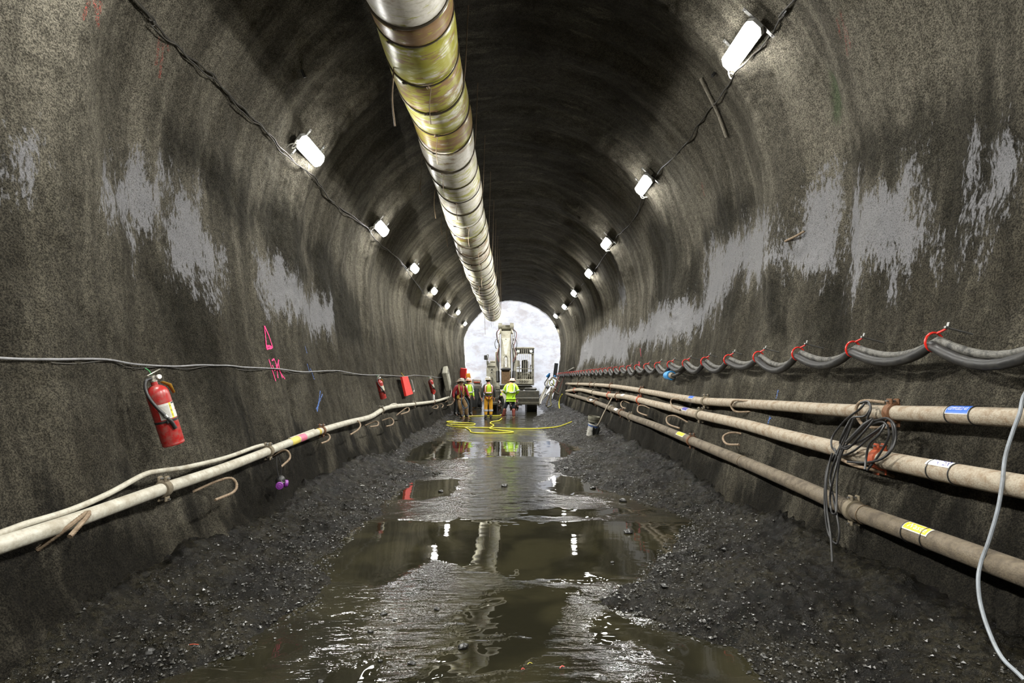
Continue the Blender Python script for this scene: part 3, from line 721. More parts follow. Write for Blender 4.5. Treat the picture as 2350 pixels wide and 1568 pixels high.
# ------------------------------------------------------------------ rebar hooks set in the walls
def ribbed(m, pts, r):
    Q = cr(pts, 10); L = [0]
    for a, b in zip(Q, Q[1:]): L.append(L[-1]+(b-a).length)
    n = max(12, int(L[-1]/.009)); R = []; P = []
    for i in range(n):
        t_ = L[-1]*i/(n-1); j = min(max(1, int(np.searchsorted(L, t_))), len(Q)-1); u = (t_-L[j-1])/((L[j]-L[j-1]) or 1)
        P.append(Q[j-1].lerp(Q[j], u)); R.append(r*(1.14 if i % 2 else .94))
    m.tube(P, R, 8); return m
def hook(px, label, off=(.02, .16, .26, .26, .16), r=.011, k=None, name='rebar_hook'):
    P = []
    for i, (a, b) in enumerate(px):
        P.append(hit(a, b, np.interp(i/(len(px)-1), [0, .25, .5, .75, 1], off), False))
    P[0] = P[0] + (-inward(P[0]))*.08
    o = ribbed(MB(), P, r).build(name, REBAR); return tag(o, label, 'hook', 'rebar hooks set in the walls under the pipes')
LH = [([(110,1245),(150,1215),(198,1178),(200,1186),(160,1232)], 'thick ribbed rebar hook gripping the near end of the white left pipe', (.05,.14,.20,.22,.22), .014),
 ([(458,1118),(500,1104),(530,1098),(543,1112),(535,1130),(494,1148)], 'large rebar hook under the white left pipe, right of the near fire extinguisher', None, .012),
 ([(620,1048),(645,1036),(660,1036),(665,1052),(645,1072)], 'rebar hook carrying the hung respirator', None, .012),
 ([(735,1000),(750,997),(757,1004),(752,1012),(737,1018)], 'small rebar hook just right of the yellow ringed joint', None, .012),
 ([(805,974),(818,966),(827,975),(822,986),(804,998)], 'rebar hook under the left pipe, first one right of the small hook', None, .013),
 ([(845,972),(860,968),(868,970),(866,977),(849,980)], 'flat rebar hook tight under the left pipe', None, .013),
 ([(880,962),(895,960),(903,967),(900,975),(886,979)], 'rebar hook below the second fire extinguisher', None, .013),
 ([(915,950),(930,938),(938,937),(937,945),(920,951)], 'rebar hook below the red panel', None, .014),
 ([(992,934),(1000,931),(1005,934),(1002,938),(994,937)], 'tiny rebar hook under the far end of the left pipe', None, .016),
 ([(1004,930),(1012,927),(1017,931),(1014,936)], 'tiny rebar hook next to the last bend of the left pipe', None, .016),
 ([(1025,921),(1034,917),(1040,922),(1036,928),(1026,931)], 'rebar hook by the leaning workers', None, .016)]
RH = [([(2010,915),(1985,920),(1968,930),(1965,950),(1985,978),(2040,982)], 'ribbed rebar hook holding the top right pipe where the black cord hangs', (.19,.19,.19,.17,.02), .012),
 ([(1721,917),(1690,919),(1679,926),(1678,934),(1690,945),(1725,945)], 'ribbed rebar hook round the top right pipe near the blue paint mark', (.19,.19,.19,.17,.02), .012),
 ([(1575,918),(1550,915),(1540,920),(1543,932),(1561,941)], 'rebar hook hanging between the top and middle right pipes', (.05,.2,.22,.22,.2), .013),
 ([(2040,1085),(2000,1078),(1960,1068),(1925,1052)], 'straight rebar stub below the coiled black cord', (.0,.16,.2,.2,.2), .013),
 ([(1715,995),(1685,993),(1663,999),(1660,1010),(1670,1020),(1696,1021)], 'large rebar hook below the middle right pipe', None, .013),
 ([(1575,967),(1550,955),(1532,957),(1530,968),(1538,976),(1559,983)], 'rebar hook between the middle and lowest right pipes', None, .013),
 ([(1500,942),(1480,932),(1466,932),(1463,943),(1470,949),(1485,954)], 'rebar hook above the lowest right pipe, left of the larger one', None, .014),
 ([(1445,925),(1432,921),(1425,926),(1427,934),(1436,938)], 'small rebar hook beside the shovel handle', None, .014),
 ([(1370,914),(1355,911),(1348,916),(1350,921),(1362,923)], 'small dull rebar hook left of the shovel handle', None, .014)]
for L in (LH, RH):
    for px, lb, off, r in L: hook(px, lb, off or (.0, .12, .22, .24, .2), r)
# ------------------------------------------------------------------ thick power cables hung in red loops on the right wall
PCB = M_('cable_sheath_dark', (26,26,27), .5, dirt=.5, dcol=(52,50,44), sc=18); PCG = M_('cable_sheath_muddy', (92,90,84), .6, dirt=1.0, dcol=(26,26,24), sc=22)
REDP = M_('red_plastic', (196,34,22), .4, dirt=.12, bump=0)
hy = [-13.0+.95*i for i in range(0, 54)]; hy = [4.0+(y-4.0) for y in [4.0+.95*i for i in range(-18, 36)]]
def cab(off_z, off_i, r, mat, lbl, sag):
    P = []
    for i, y in enumerate(hy[:-1]):
        for k in range(8):
            t_ = k/8; yy = y+.95*t_; z = 1.955 + off_z - sag*(1+.25*math.sin(i*2.3))*4*t_*(1-t_)*(1.15-.3*t_)
            P.append(wall_at(yy, z, 1, .165+off_i - (.02*math.sin(math.pi*t_)), False) )
    o = MB().tube(P, r, 10).build('power_cable', mat); tag(o, lbl, 'cable', None)
cab(-.022, .012, .036, PCB, 'thicker dark power cable, lower of the pair looped along the right wall', .12)
cab(.03, -.035, .029, PCG, 'mud greyed power cable, upper of the pair looped along the right wall', .10)
lx = None
hk = thing('cable_hanger', 'x', 'cable hanger', local=True)     # local: x along tunnel, y up, z out of the wall
m = MB(); m.tube([Vector((.0, math.cos(q)*.066+.008, math.sin(q)*.062+.085)) for q in np.linspace(0, 2*math.pi, 17)[:-1]], .0085, 6, closed=True); m.build('loop', REDP, hk)
m = MB(); m.tube([(.03, .12, -.14), (.03, .12, .05)], .008, 6); m.box((.03, .135, .04), (.022, .05, .006)); m.ball((.03, .12, .052), .014, 6); sb = m.build('bolt', STEEL, hk)
m = MB(); m.tube(cr([(.0, .07, .085), (.02, .095, .06), (.03, .115, .045)], 4), .008, 6); m.build('strap', REDP, hk)
first = True
for i, y in enumerate([4.0+.95*k for k in range(36)]):
    if abs(i-6) < .1: pass
    p = wall_at(y, 1.955, 1, .08, False); n = inward(p); M = basis(p, Vector((0, 1, 0)), n.cross(Vector((0, 1, 0)))*1, n)
    yv = Vector((0, 1, 0)); up = n.cross(yv); 
    if up.z < 0: yv = -yv; up = n.cross(yv)
    M = basis(p, yv, up, n)
    r = hk if first else dup(hk, M)
    if first: hk.matrix_world = M
    first = False
    r['label'] = ('nearest red cable loop on the right wall, at the right edge' if i == 0 else 'red plastic loop with a bolt holding the two thick cables on the right wall'); r['group'] = 'red loops carrying the power cables'
# blue connector in the cables
p = hit(1538, 862, .14, False); d = Vector((0, 1, .0))
cb = thing('cable_connector', 'round blue and black plug joining the thick cables on the right wall', 'connector', tuple(p))
m = MB(); m.tube([p+Vector((-.02, -.16, -.0)), p+Vector((-.01, -.03, 0)), p+Vector((0, .02, 0)), p+Vector((0, .22, .0))], [.085, .09, .09, .075], 16); m.build('shell', M_('blue_plastic', (44,128,186), .4, dirt=.3), cb)
m = MB(); m.tube([p+Vector((-.02, -.26, -.01)), p+Vector((-.02, -.16, 0))], [.05, .062], 14); m.build('gland', M_('tan_rubber', (110,102,88), .6), cb)
MB().tube(cr([p+Vector((-.02, -.25, -.01)), p+Vector((.02, -.5, .03)), wall_at(p.y-.85, 1.94, 1, .09, False)], 6), .03, 10).build('lead', PCB, cb)
# comms cable along the left wall
px = [(0,822),(120,825),(240,825),(310,836),(400,841),(470,838),(560,843),(640,847),(700,854),(770,851),(830,860),(880,861),(930,864),(960,862),(1000,866),(1030,868)]
P = [hit(a, b, .035) for a, b in px]; P = [wall_at(-13, 1.9, -1, .05), wall_at(-5, 1.9, -1, .05), wall_at(0, 1.92, -1, .05), wall_at(2.6, 1.9, -1, .06)] + P
o = MB().tube(clear(cr(P, 10), .016), .0085, 8).build('comms_cable', M_('grey_cable', (124,124,126), .5, dirt=.5, dcol=(60,58,52))); tag(o, 'thin grey cable strung at eye height along the left wall', 'cable')
o = MB().tube([q+Vector((0, 0, -.018-.012*math.sin(i*.5)))-inward(q)*.01 for i, q in enumerate(cr(P[5:], 8))], .004, 6).build('comms_cable', BR); tag(o, 'thin dark wire sagging just below the grey cable on the left wall', 'cable')
# ------------------------------------------------------------------ black extension cord hung on the right pipes
CORD = M_('cord_black', (22,22,23), .45, dirt=.2, dcol=(50,48,44))
def hp3(L, off): return [hit(a, b, o if isinstance(off, list) else off, False) for (a, b), o in zip(L, off if isinstance(off, list) else [off]*len(L))]
ec = thing('extension_cord', 'coiled black extension cord hung over the right hand pipes with its plug dangling', 'cord', tuple(hit(1975, 1000, .2, False)))
loops = [
 [(1985,925),(1972,940),(1940,965),(1912,1000),(1908,1022),(1916,1035),(1935,1045),(1960,1035),(1990,1010),(2020,985),(2040,962),(2050,990),(2048,1020),(2030,1048),(1995,1062),(1950,1062),(1925,1052),(1915,1030)],
 [(1990,924),(1998,935),(1985,955),(1955,960),(1940,990),(1925,1030),(1900,1070),(1893,1120),(1893,1170),(1900,1220),(1912,1244),(1922,1246),(1926,1220),(1920,1180),(1912,1140),(1905,1100),(1915,1060),(1935,1010),(1955,970)],
 [(1960,960),(1945,1000),(1925,1050),(1912,1100),(1905,1140),(1908,1175),(1918,1178),(1920,1150),(1922,1090),(1932,1040),(1960,1000),(2000,975),(2030,970),(2040,1000),(2020,1040),(1990,1080)],
 [(1975,925),(1992,922),(1998,940),(1990,965),(2010,965),(2035,960),(2052,975),(2056,1005),(2045,1035),(2020,1055),(1985,1062),(1945,1060)],
 [(1910,1040),(1903,1065),(1896,1110),(1898,1170),(1906,1230),(1910,1290)],
 [(1930,1030),(1970,1015),(2010,990),(2030,975),(2015,1000),(1995,1020),(1988,1050),(1985,1078)],
 [(1950,965),(1935,995),(1928,1020),(1945,1030),(1975,1000),(2005,965)]]
for i, L in enumerate(loops):
    MB().tube(cr(hp3(L, [.20+.035*i*.5+.012*math.sin(j*2.0+i) for j in range(len(L))]), 6), .0085, 8).build('cord_loop', CORD, ec)
p = hit(1910, 1296, .22, False); MB().lathe([(.0, .03), (.012, .03), (.014, 0), (.022, -.01), (.024, -.04), (.021, -.045), (.024, -.05), (.024, -.075), (0, -.08)], Matrix.Translation(p), 12).build('plug', BLACK, ec)
p = hit(1962, 1002, .26, False); MB().tube([hit(1945,1015,.25,False), hit(1985,975,.25,False), hit(2003,962,.25,False)], [.018, .02, .012], 8).build('socket', BLACK, ec)
# grey hose drooping at the right edge
gp = hp3([(2352,905),(2340,950),(2325,990),(2307,1050),(2300,1110),(2290,1170),(2270,1240),(2252,1290),(2245,1330),(2250,1385),(2270,1450),(2300,1510),(2352,1562)], [.19]*8+[.2, .2, .2, .2, .25])
d = (gp[0]-gp[1]).normalized()
o = MB().tube(cr([gp[0]+Vector((.02, -.5, .25)), gp[0]+Vector((0, -.1, .08))]+gp+[gp[-1]+Vector((0, -.25, -.12))], 6), .0105, 8).build('air_line', M_('air_line_grey', (126,132,138), .5, dirt=.4, dcol=(80,78,72))); tag(o, 'grey air line drooping over the pipes at the right edge', 'hose')
# ------------------------------------------------------------------ fire extinguishers
RED = M_('extinguisher_red', (150,14,16), .35, dirt=.7, dcol=(124,84,76), sc=22, bump=.05); TAGY = M_('tag_ochre', (150,108,16), .6); BRASS = M_('valve_metal', (170,166,156), .35, .7, .3)
LBL = M_('label_paper', (190,188,182), .5, dirt=.3, dcol=(110,105,95), bump=0); PRINT = M_('print_black', (30,30,30), .5, bump=0); YELL = M_('label_strip', (200,190,60), .5, bump=0)
def extinguisher(local_label):
    """stands along local z with its top at 0; local -y faces the tunnel, +x is to the right seen from there"""
    r = thing('fire_extinguisher', local_label, 'fire extinguisher', local=True); R = .092
    prof = [(0, -.62), (.086, -.62), (R, -.612), (R, -.605), (.088, -.595), (R, -.58), (R, -.16), (.088, -.125), (.074, -.095), (.05, -.075), (.028, -.065), (.026, -.03), (0, -.03)]
    MB().lathe(prof, None, 28).build('cylinder', RED, r)
    MB().lathe([(.0, -.034), (.03, -.034), (.03, -.02), (.022, -.015), (.022, .02), (.0, .024)], None, 14).build('valve', BRASS, r)
    m = MB(); m.box((.02, 0, .045), (.13, .026, .008), Matrix.Rotation(-.25, 3, 'Y'), .003); m.box((.02, 0, .012), (.12, .02, .007), Matrix.Rotation(.12, 3, 'Y'), .003); m.build('lever', BRASS, r)
    MB().lathe([(0, -.012), (.02, -.012), (.022, 0), (.02, .012), (0, .012)], Matrix.Translation((.04, -.03, -.0)) @ Matrix.Rotation(math.pi/2, 4, 'X'), 12).build('gauge', WHT, r)
    pts = cr([(-.02, -.01, .0), (-.07, -.02, -.01), (-.10, -.03, -.07), (-.105, -.05, -.15), (-.09, -.085, -.24), (-.055, -.105, -.33), (-.02, -.11, -.40), (.0, -.108, -.47)], 6)
    h = MB().tube(pts, [.014]*(len(pts)-9)+[.016]*9, 10).build('hose', BLACK, r)
    MB().tube([pts[-11]*.999, pts[-13]*.999], .019, 10).build('hose_collar', STEEL, h)
    m = MB(); m.lathe([(R+.001, -.405), (R+.003, -.403), (R+.003, -.387), (R+.001, -.385)], None, 28); m.box((-.03, -R-.008, -.395), (.05, .02, .03), None, .004); m.build('strap', BLACK, r)
    def patch(a0, a1, z0, z1, k, n=14):
        v = []; f = []
        for i in range(n+1):
            a = math.radians(a0+(a1-a0)*i/n); v += [((R+k)*math.sin(a), -(R+k)*math.cos(a), z) for z in (z0, z1)]
        for i in range(n): f.append((2*i, 2*i+2, 2*i+3, 2*i+1))
        o_ = len(v); v += [(q[0]*.985, q[1]*.985, q[2]) for q in v]; f += [(0, 2*n, 2*n+o_, o_)] if False else []
        return MB().add(v, f)
    lb = patch(-50, 78, -.375, -.235, .0012).build('label_sticker', LBL, r, label='white instruction label')
    patch(8, 20, -.375, -.235, .002, 4).build('label_strip', YELL, lb)
    patch(24, 76, -.25, -.238, .002, 6).build('label_header', PRINT, lb)
    def txt(s, a, z, sz, mat):
        tv, tf = text_verts(s, sz); MB().add([((R+.003)*math.sin(math.radians(a)+x/R), -(R+.003)*math.cos(math.radians(a)+x/R), z+y) for x, y, _ in tv], tf).build('lettering', mat, lb, smooth=0)
    for k, ch in enumerate('ABC'): txt(ch, 14, -.265-.042*k, .026, PRINT)
    m = MB()
    for k in range(9): 
        q = patch(-44, 2, -.262-.012*k, -.2585-.012*k, .002, 4); m.add(q.v, q.f)
    m.build('print_lines', M_('print_grey', (120,118,112), .5, bump=0), lb)
    m = MB(); q = patch(44, 52, -.312, -.298, .002, 3); m.add(q.v, q.f); m.build('print_mark', M_('print_red', (170,30,30), .5, bump=0), lb)
    tv = [((R+.0015)*math.sin(math.radians(a)), -(R+.0015)*math.cos(math.radians(a)), z) for a, z in ((58, -.47), (84, -.452), (84, -.488))]
    MB().add(tv, [(0, 2, 1)]).build('triangle_mark', LBL, r)
    m = MB(); m.add([(.03, -.035, -.045), (.05, -.06, -.045), (.115, -.05, -.085), (.135, -.035, -.17), (.118, -.02, -.175), (.095, -.02, -.10)], [(0, 1, 2, 5), (5, 2, 3, 4)]); o = m.build('tag', TAGY, r, label='dull yellow inspection tag')
    md = o.modifiers.new('t', 'SOLIDIFY'); md.thickness = .002
    MB().tube(cr([(0, 0, .03), (-.01, .0, .07), (-.03, .01, .10)], 4), .004, 6).build('tie', M_('green_tie', (60,150,84), .5, bump=0), r)
    return r
YAW = -32
ex = extinguisher('large red fire extinguisher hanging on the near left wall')
def place_ext(r, top_px, bot_px, sc=1.0, ins=.13):
    a = hit(*top_px, ins, False); b = hit(*bot_px, ins, False); b.y = b.y*.5+a.y*.5 if abs(b.y-a.y) > .4 else b.y
    z = (a-b).normalized(); n = inward(a); n = (n - z*n.dot(z)).normalized(); x = (-n).cross(z)
    M = basis(a, x, -n, z) @ Matrix.Rotation(math.radians(YAW), 4, 'Z'); return M, (a-b).length
M, L = place_ext(ex, (350, 868), (399, 1020)); M = M @ Matrix.Scale(L/.62, 4); print('ext len', L); 
M2, L2 = place_ext(ex, (868, 868), (880, 915)); M3, L3 = place_ext(ex, (986, 869), (997, 901))
e2 = dup(ex, M2 @ Matrix.Scale(L2/.62, 4), 'muddy red fire extinguisher with a white label, left of the red panel'); e3 = dup(ex, M3 @ Matrix.Scale(L3/.62, 4), 'smallest and farthest red fire extinguisher on the left wall')
ex.matrix_world = M
for e in (ex, e2, e3): e['group'] = 'fire extinguishers on the left wall'
# red panel and its black lanyard
a, b, c_, d_ = [hit(x, y, i, False) for x, y, i in ((923,865,.10),(936,864,.14),(948,904,.14),(933,909,.10))]
rp = thing('first_aid_panel', 'bright red flat box hanging from the grey cable on the left wall', 'panel', tuple(a))
n = (b-a).cross(d_-a).normalized(); n = n if n.dot(inward(a)) > 0 else -n
m = MB(); m.add([a, b, c_, d_, a+n*-.06, b+n*-.06, c_+n*-.06, d_+n*-.06], [(0,1,2,3),(7,6,5,4),(0,4,5,1),(1,5,6,2),(2,6,7,3),(3,7,4,0)]); m.build('case', M_('bright_red', (214,30,22), .5, dirt=.3, dcol=(120,70,60), sc=20), rp, smooth=0)
MB().tube(cr([hit(x, y, .12, False) for x, y in ((944,872),(947,885),(950,896),(949,900))], 5), .018, 8).build('flashlight', GREYP, rp)
MB().tube(cr([hit(x, y, .10, False) for x, y in ((921,856),(926,863),(929,866))], 5), .008, 6).build('tie', M_('yellow_tie', (190,180,60), .5), rp)
# grey cabinet on the wall
c0 = hit(1025, 869, .16, False); z = (hit(1021, 851, .16, False)-hit(1030, 893, .16, False)); hgt = z.length; z.normalize(); n = inward(c0); n = (n-z*n.dot(z)).normalized(); x = (-n).cross(z)
R3 = Matrix((x, -n, z)).transposed(); cab_ = thing('grey_cabinet', 'tall grey plastic cabinet on the left wall above the leaning workers', 'cabinet', tuple(c0))
W_ = 1.35; m = MB(); m.box(c0, (W_, .22, hgt), R3, .03); m.build('body', M_('cabinet_grey', (132,130,116), .6, dirt=.4), cab_)
m = MB(); m.box(c0+n*.115, (W_*.82, .02, hgt*.84), R3, .01); dd = m.build('door', M_('cabinet_door', (124,122,110), .6, dirt=.4), cab_)
m = MB()
for s_ in (-1, 1): m.box(c0+n*.135+z*s_*hgt*.34, (W_*.5, .02, .05), R3, .005)
m.build('handle', M_('cabinet_dark', (62,60,54), .6), dd)
m = MB()
for k in range(8): m.box(c0+n*.12+x*W_*.47+z*(k-3.5)*hgt*.1, (.06, .03, .06), R3, .01)
m.build('latch', M_('cabinet_dark', (62,60,54), .6), cab_)
# spray bottle on the pipe
p = along(lp, px=995)[0]+Vector((.0, 0, .05)); br_ = thing('drink_bottle', 'small clear bottle with a red cap standing on the far left pipe', 'bottle', tuple(p))
MB().lathe([(0, 0), (.04, 0), (.045, .02), (.045, .16), (.02, .2), (.018, .22), (0, .22)], Matrix.Translation(p), 12).build('body', M_('cloudy_plastic', (180,180,176), .3, dirt=.3), br_)
MB().lathe([(0, 0), (.03, 0), (.03, .05), (0, .055)], Matrix.Translation(p+Vector((0, 0, .22))), 10).build('cap', REDP, br_)
# respirator
PUR = M_('filter_purple', (112,44,128), .5, dirt=.1, bump=0); p = hit(642, 1108, .16, False); hk_ = hit(638, 1040, .2, False)
rs = thing('respirator', 'dark half mask respirator with two purple filters hanging from a hook on the left wall', 'mask', tuple(p)); q = inward(p)
sd = Vector((0, 1, 0)).cross(q).normalized()
m = MB(); m.ball(p+Vector((0, .02, .02)), .055, 14, (1, 1.05, 1.15)); m.tube([p, p+q*.05+Vector((0, -.01, -.01))], [.04, .03], 12); m.build('facepiece', BLACK, rs)
for s_, dy in ((-1, -.055), (1, .06)):
    cc = p+Vector((.02, dy, -.02)); ax = (Vector((.5, s_*.8-.5, -.1))).normalized()
    f_ = MB().tube([cc, cc+ax*.012, cc+ax*.04, cc+ax*.046], [.03, .043, .043, .038], 20).build('filter', PUR, rs); MB().tube([cc+ax*.046, cc+ax*.05], [.024, .02], 16).build('filter_face', PUR, f_)
for L in ([(0, -.02, .05), (-.02, -.03, .17), (-.03, -.02, .30)], [(0, .03, .05), (.0, .03, .2), (-.02, .0, .30)]):
    MB().tube(cr([p+Vector(v) for v in L], 6), .006, 6).build('strap', BLACK, rs)
for L in ([(.0, -.03, -.04), (-.02, -.06, -.10), (-.03, -.05, -.18)], [(.01, .04, -.05), (0, .05, -.12), (-.01, .07, -.19)]): MB().tube(cr([p+Vector(v) for v in L], 5), .004, 6).build('strap', BLACK, rs)
# ------------------------------------------------------------------ sprayed survey marks
def paint(name, strokes, w_, mat, label, ins=.006, bw=None):
    m = MB()
    for st in strokes:
        n = max(2, int(sum(math.hypot(b[0]-a[0], b[1]-a[1]) for a, b in zip(st, st[1:]))/2.2)); L = np.linspace(0, 1, n+1); k = np.linspace(0, 1, len(st))
        xs_ = np.interp(L, k, [q[0] for q in st]); ys_ = np.interp(L, k, [q[1] for q in st]); P = [hit(a, b, ins) for a, b in zip(xs_, ys_)]
        v = []; f = []
        for i, p in enumerate(P):
            t_ = (P[min(i+1, n)]-P[max(i-1, 0)]).normalized(); s_ = t_.cross(inward(p)).normalized()*w_*(.8+.4*random.random()); v += [p-s_, p+s_]
            if i: f.append((2*i-2, 2*i-1, 2*i+1, 2*i))
        m.add(v, f)
    o = m.build(name, mat); tag(o, label, 'paint mark'); return o
def spray(name, rgb, dens=.5):
    t = NT(name); c = t.obj(); g = t.noise(c, 110, 3, .7); t.b.inputs['Base Color'].default_value = (*lin(rgb), 1); t.b.inputs['Roughness'].default_value = .6
    t.l(t.ramp(g, dens-.05, dens+.06), t.b.inputs['Alpha']); return t.m
PK = spray('spray_pink', (236,30,110), .40); BL = spray('spray_blue', (70,110,180), .52); RD = spray('spray_red', (170,62,48), .57); MG = spray('spray_magenta', (190,20,70), .47)
paint('spray_mark', [[(607,748),(612,800)],[(607,748),(617,770),(626,798)],[(611,796),(618,794),(626,797)],[(612,801),(618,800),(625,798)]], .013, PK, 'pink sprayed triangle on the left wall')
paint('spray_mark', [[(617,825),(633,875)],[(624,828),(629,824),(634,836),(638,868)],[(625,838),(630,850),(634,846)],[(640,826),(636,842),(645,858),(654,870)],[(638,828),(641,845),(648,868)]], .010, PK, 'pink sprayed letters under the pink triangle, crossed by the grey cable')
paint('spray_mark', [[(700,795),(705,812)],[(705,835),(711,855)],[(712,845),(722,872)],[(735,897),(733,915),(728,945)],[(740,905),(726,940)]], .012, BL, 'faint blue sprayed ticks on the left wall right of the pink marks')
paint('spray_mark', [[(366,85),(362,120),(358,150)],[(375,100),(372,130),(366,180)],[(384,102),(388,118)]], .014, RD, 'faint red sprayed strokes below the upper left cable')
paint('spray_mark', [[(205,0),(195,30),(190,45)],[(216,0),(222,30),(226,65)],[(232,5),(228,30)]], .016, RD, 'red sprayed strokes in the top left corner')
paint('spray_mark', [[(1928,25),(1938,70),(1945,130)],[(1920,40),(1930,90)],[(1940,60),(1952,110)]], .011, spray('spray_red2', (130,50,40), .56), 'dull red sprayed strokes high on the right wall')
paint('spray_mark', [[(1469,800),(1471,818)],[(1466,830),(1469,845)],[(1464,838),(1468,858)]], .016, MG, 'magenta sprayed dashes above the cables on the right wall')
paint('spray_mark', [[(1786,895),(1781,915)],[(1767,955),(1762,975)],[(1770,958),(1764,965)]], .012, BL, 'blue sprayed tick beside the top right pipe')
paint('spray_mark', [[(1610,418),(1616,450)]], .014, RD, 'small red stroke on the right wall right of the second light')
# bolt stub and crack in the crown at right
o = ribbed(MB(), [hit(x, y, .03) for x, y in ((1608,180),(1625,215),(1645,255),(1660,295),(1667,315))], .022).build('mortar_seam', M_('mortar', (140,134,120), .9, bump=1)); tag(o, 'rough ridge of mortar crossing behind the lighting cable below the nearest right light', 'ridge')
p = hit(1640, 168, .02); o = MB().tube([p, p+inward(p)*.05], .022, 10).build('anchor_stub', BLACK); tag(o, 'short dark anchor stub beside the nearest right light', 'anchor')
p = hit(693, 161, .01); o = MB().tube([p, p+inward(p)*.04+Vector((0, .03, -.05))], .02, 10).build('anchor_stub', BLACK); tag(o, 'dark anchor stub in the ceiling left of the duct', 'anchor')
p = hit(1830, 545, .01); o = ribbed(MB(), [hit(1802,554,.0), hit(1825,543,.07), hit(1846,531,.03)], .013).build('anchor_rod', REBAR); tag(o, 'short bent steel rod sticking out of the white patch on the right wall', 'rod')
# ------------------------------------------------------------------ bucket, shovel
def fpt(px, py, up=0):
    x, y = fl(px, py)
    for _ in range(6):
        h = ground(x, y)+up; y = F*(H-h)/(py-VY); x = (px-VX)/F*y
    return Vector((x, y, h))
p = fpt(1356, 999); tl = Matrix.Translation(p) @ Matrix.Rotation(.25, 4, 'Y') @ Matrix.Rotation(.1, 4, 'X')
bk = thing('plastic_bucket', 'muddy white plastic bucket tipped against the foot of the right wall', 'bucket', tuple(p))
pr = [(0, -.03), (.125, -.03), (.15, .30), (.158, .30), (.158, .33), (.152, .33), (.148, .31), (.12, .0), (0, 0)]
MB().lathe(pr, tl, 24).build('pail', M_('bucket_white', (168,166,158), .5, dirt=.8, dcol=(58,56,50), sc=12), bk)
MB().lathe([(.151, .25), (.1535, .25), (.1555, .29), (.153, .29)], tl, 24).build('stripe', M_('bucket_blue', (50,78,130), .5, dirt=.5), bk)
MB().tube([tl @ Vector((math.cos(a)*.16, math.sin(a)*.05-.1*math.sin(a), .31+.04*math.sin(a))) for a in np.linspace(0, math.pi, 12)], .004, 6).build('handle', STEEL, bk)
q = tl @ Vector((-.01, -.01, .34)); o = MB(); tl2 = tl @ Matrix.Translation((-.03, 0, .37)) @ Matrix.Rotation(-.12, 4, 'Y'); o.lathe([(0, 0), (.135, 0), (.165, .09), (.17, .1), (.165, .17), (.16, .17), (.15, .02), (0, .02)], tl2, 24)
o = o.build('plastic_pan', M_('pan_grey', (108,106,92), .6, dirt=.6)); tag(o, 'shallow ribbed grey pail sitting on the tipped bucket', 'pail')
a = hit(1405, 913, .24, False); b = p + Vector((.13, -.14, .26)); sh = thing('shovel', 'shovel with a pale wooden handle leaning from the bucket against the right pipes', 'shovel', tuple(b))
MB().tube(cr([a, a.lerp(b, .5)+Vector((.01, 0, .01)), a.lerp(b, .85)+Vector((.015, 0, -.02)), b], 6), .019, 10).build('handle', M_('shovel_wood', (150,140,122), .6, dirt=.5), sh)
d = Vector((-.2, -.05, -1)).normalized(); m = MB(); x = Vector((1, .3, -.2)).normalized(); g_ = []
for i in range(7):
    t_ = i/6; w_ = .11*math.sqrt(max(0.02, 1-t_**3)); c_ = b + d*(.02+.27*t_)
    g_ += [c_ + x*w_*k + d.cross(x)*.03*(k*k) for k in (-1, -.5, 0, .5, 1)]
m.add(g_, [(i*5+j, i*5+j+1, i*5+j+6, i*5+j+5) for i in range(6) for j in range(4)]); o = m.build('blade', M_('blade_dark', (44,46,46), .4, .6, .5), sh); o.modifiers.new('t', 'SOLIDIFY').thickness = .004
# ------------------------------------------------------------------ yellow hose
YH = M_('hose_yellow', (186,178,30), .5, dirt=.25, dcol=(110,104,60))
def fhose(L, k=5): return cr([fpt(a, b, .02) for a, b in L], k)
yh = thing('air_hose', 'long yellow hose lying in loose loops across the floor in front of the workers', 'hose', tuple(fpt(1170, 983)))
for L in ([(1312,968),(1295,975),(1274,980.5),(1227,984),(1172,983.5),(1125,982),(1067,981),(1036,978.5),(1021,975.5),(1032,974),(1060,975.5),(1084,976),(1090,973),(1075,971),(1040,970.5),(1025,968.5),(1033,967),(1052,968.5)],
          [(1067,981),(1078,987),(1085,993),(1131,994.5),(1172,993),(1176,991),(1150,988.5),(1125,984),(1128,980),(1133,976),(1125,971.5),(1130,968),(1145,965.5),(1152,960)]):
    MB().tube(fhose(L), .019, 8).build('hose_run', YH, yh)
o = MB().tube(fhose([(1060,956),(1090,955),(1115,954.5),(1145,954),(1150,952)]), .018, 8).build('air_hose', YH); tag(o, 'yellow hose piece passing behind the legs of the standing workers', 'hose')
o = MB().tube(cr([hit(a, b, .3, False) for a, b in ((1290,905),(1285,915),(1283,928),(1285,945))], 6), .028, 8).build('air_hose', YH); tag(o, 'short bright yellow hose hanging off the right pipes beyond the bucket', 'hose')
m = MB(); c_ = fpt(1052, 969.5, .03); m.tube([c_+Vector((-.2, 0, 0)), c_+Vector((.12, 0, 0))], .035, 8); o = m.build('hose_fitting', BLACK); tag(o, 'dark fitting in the loop of yellow hose at left', 'fitting')
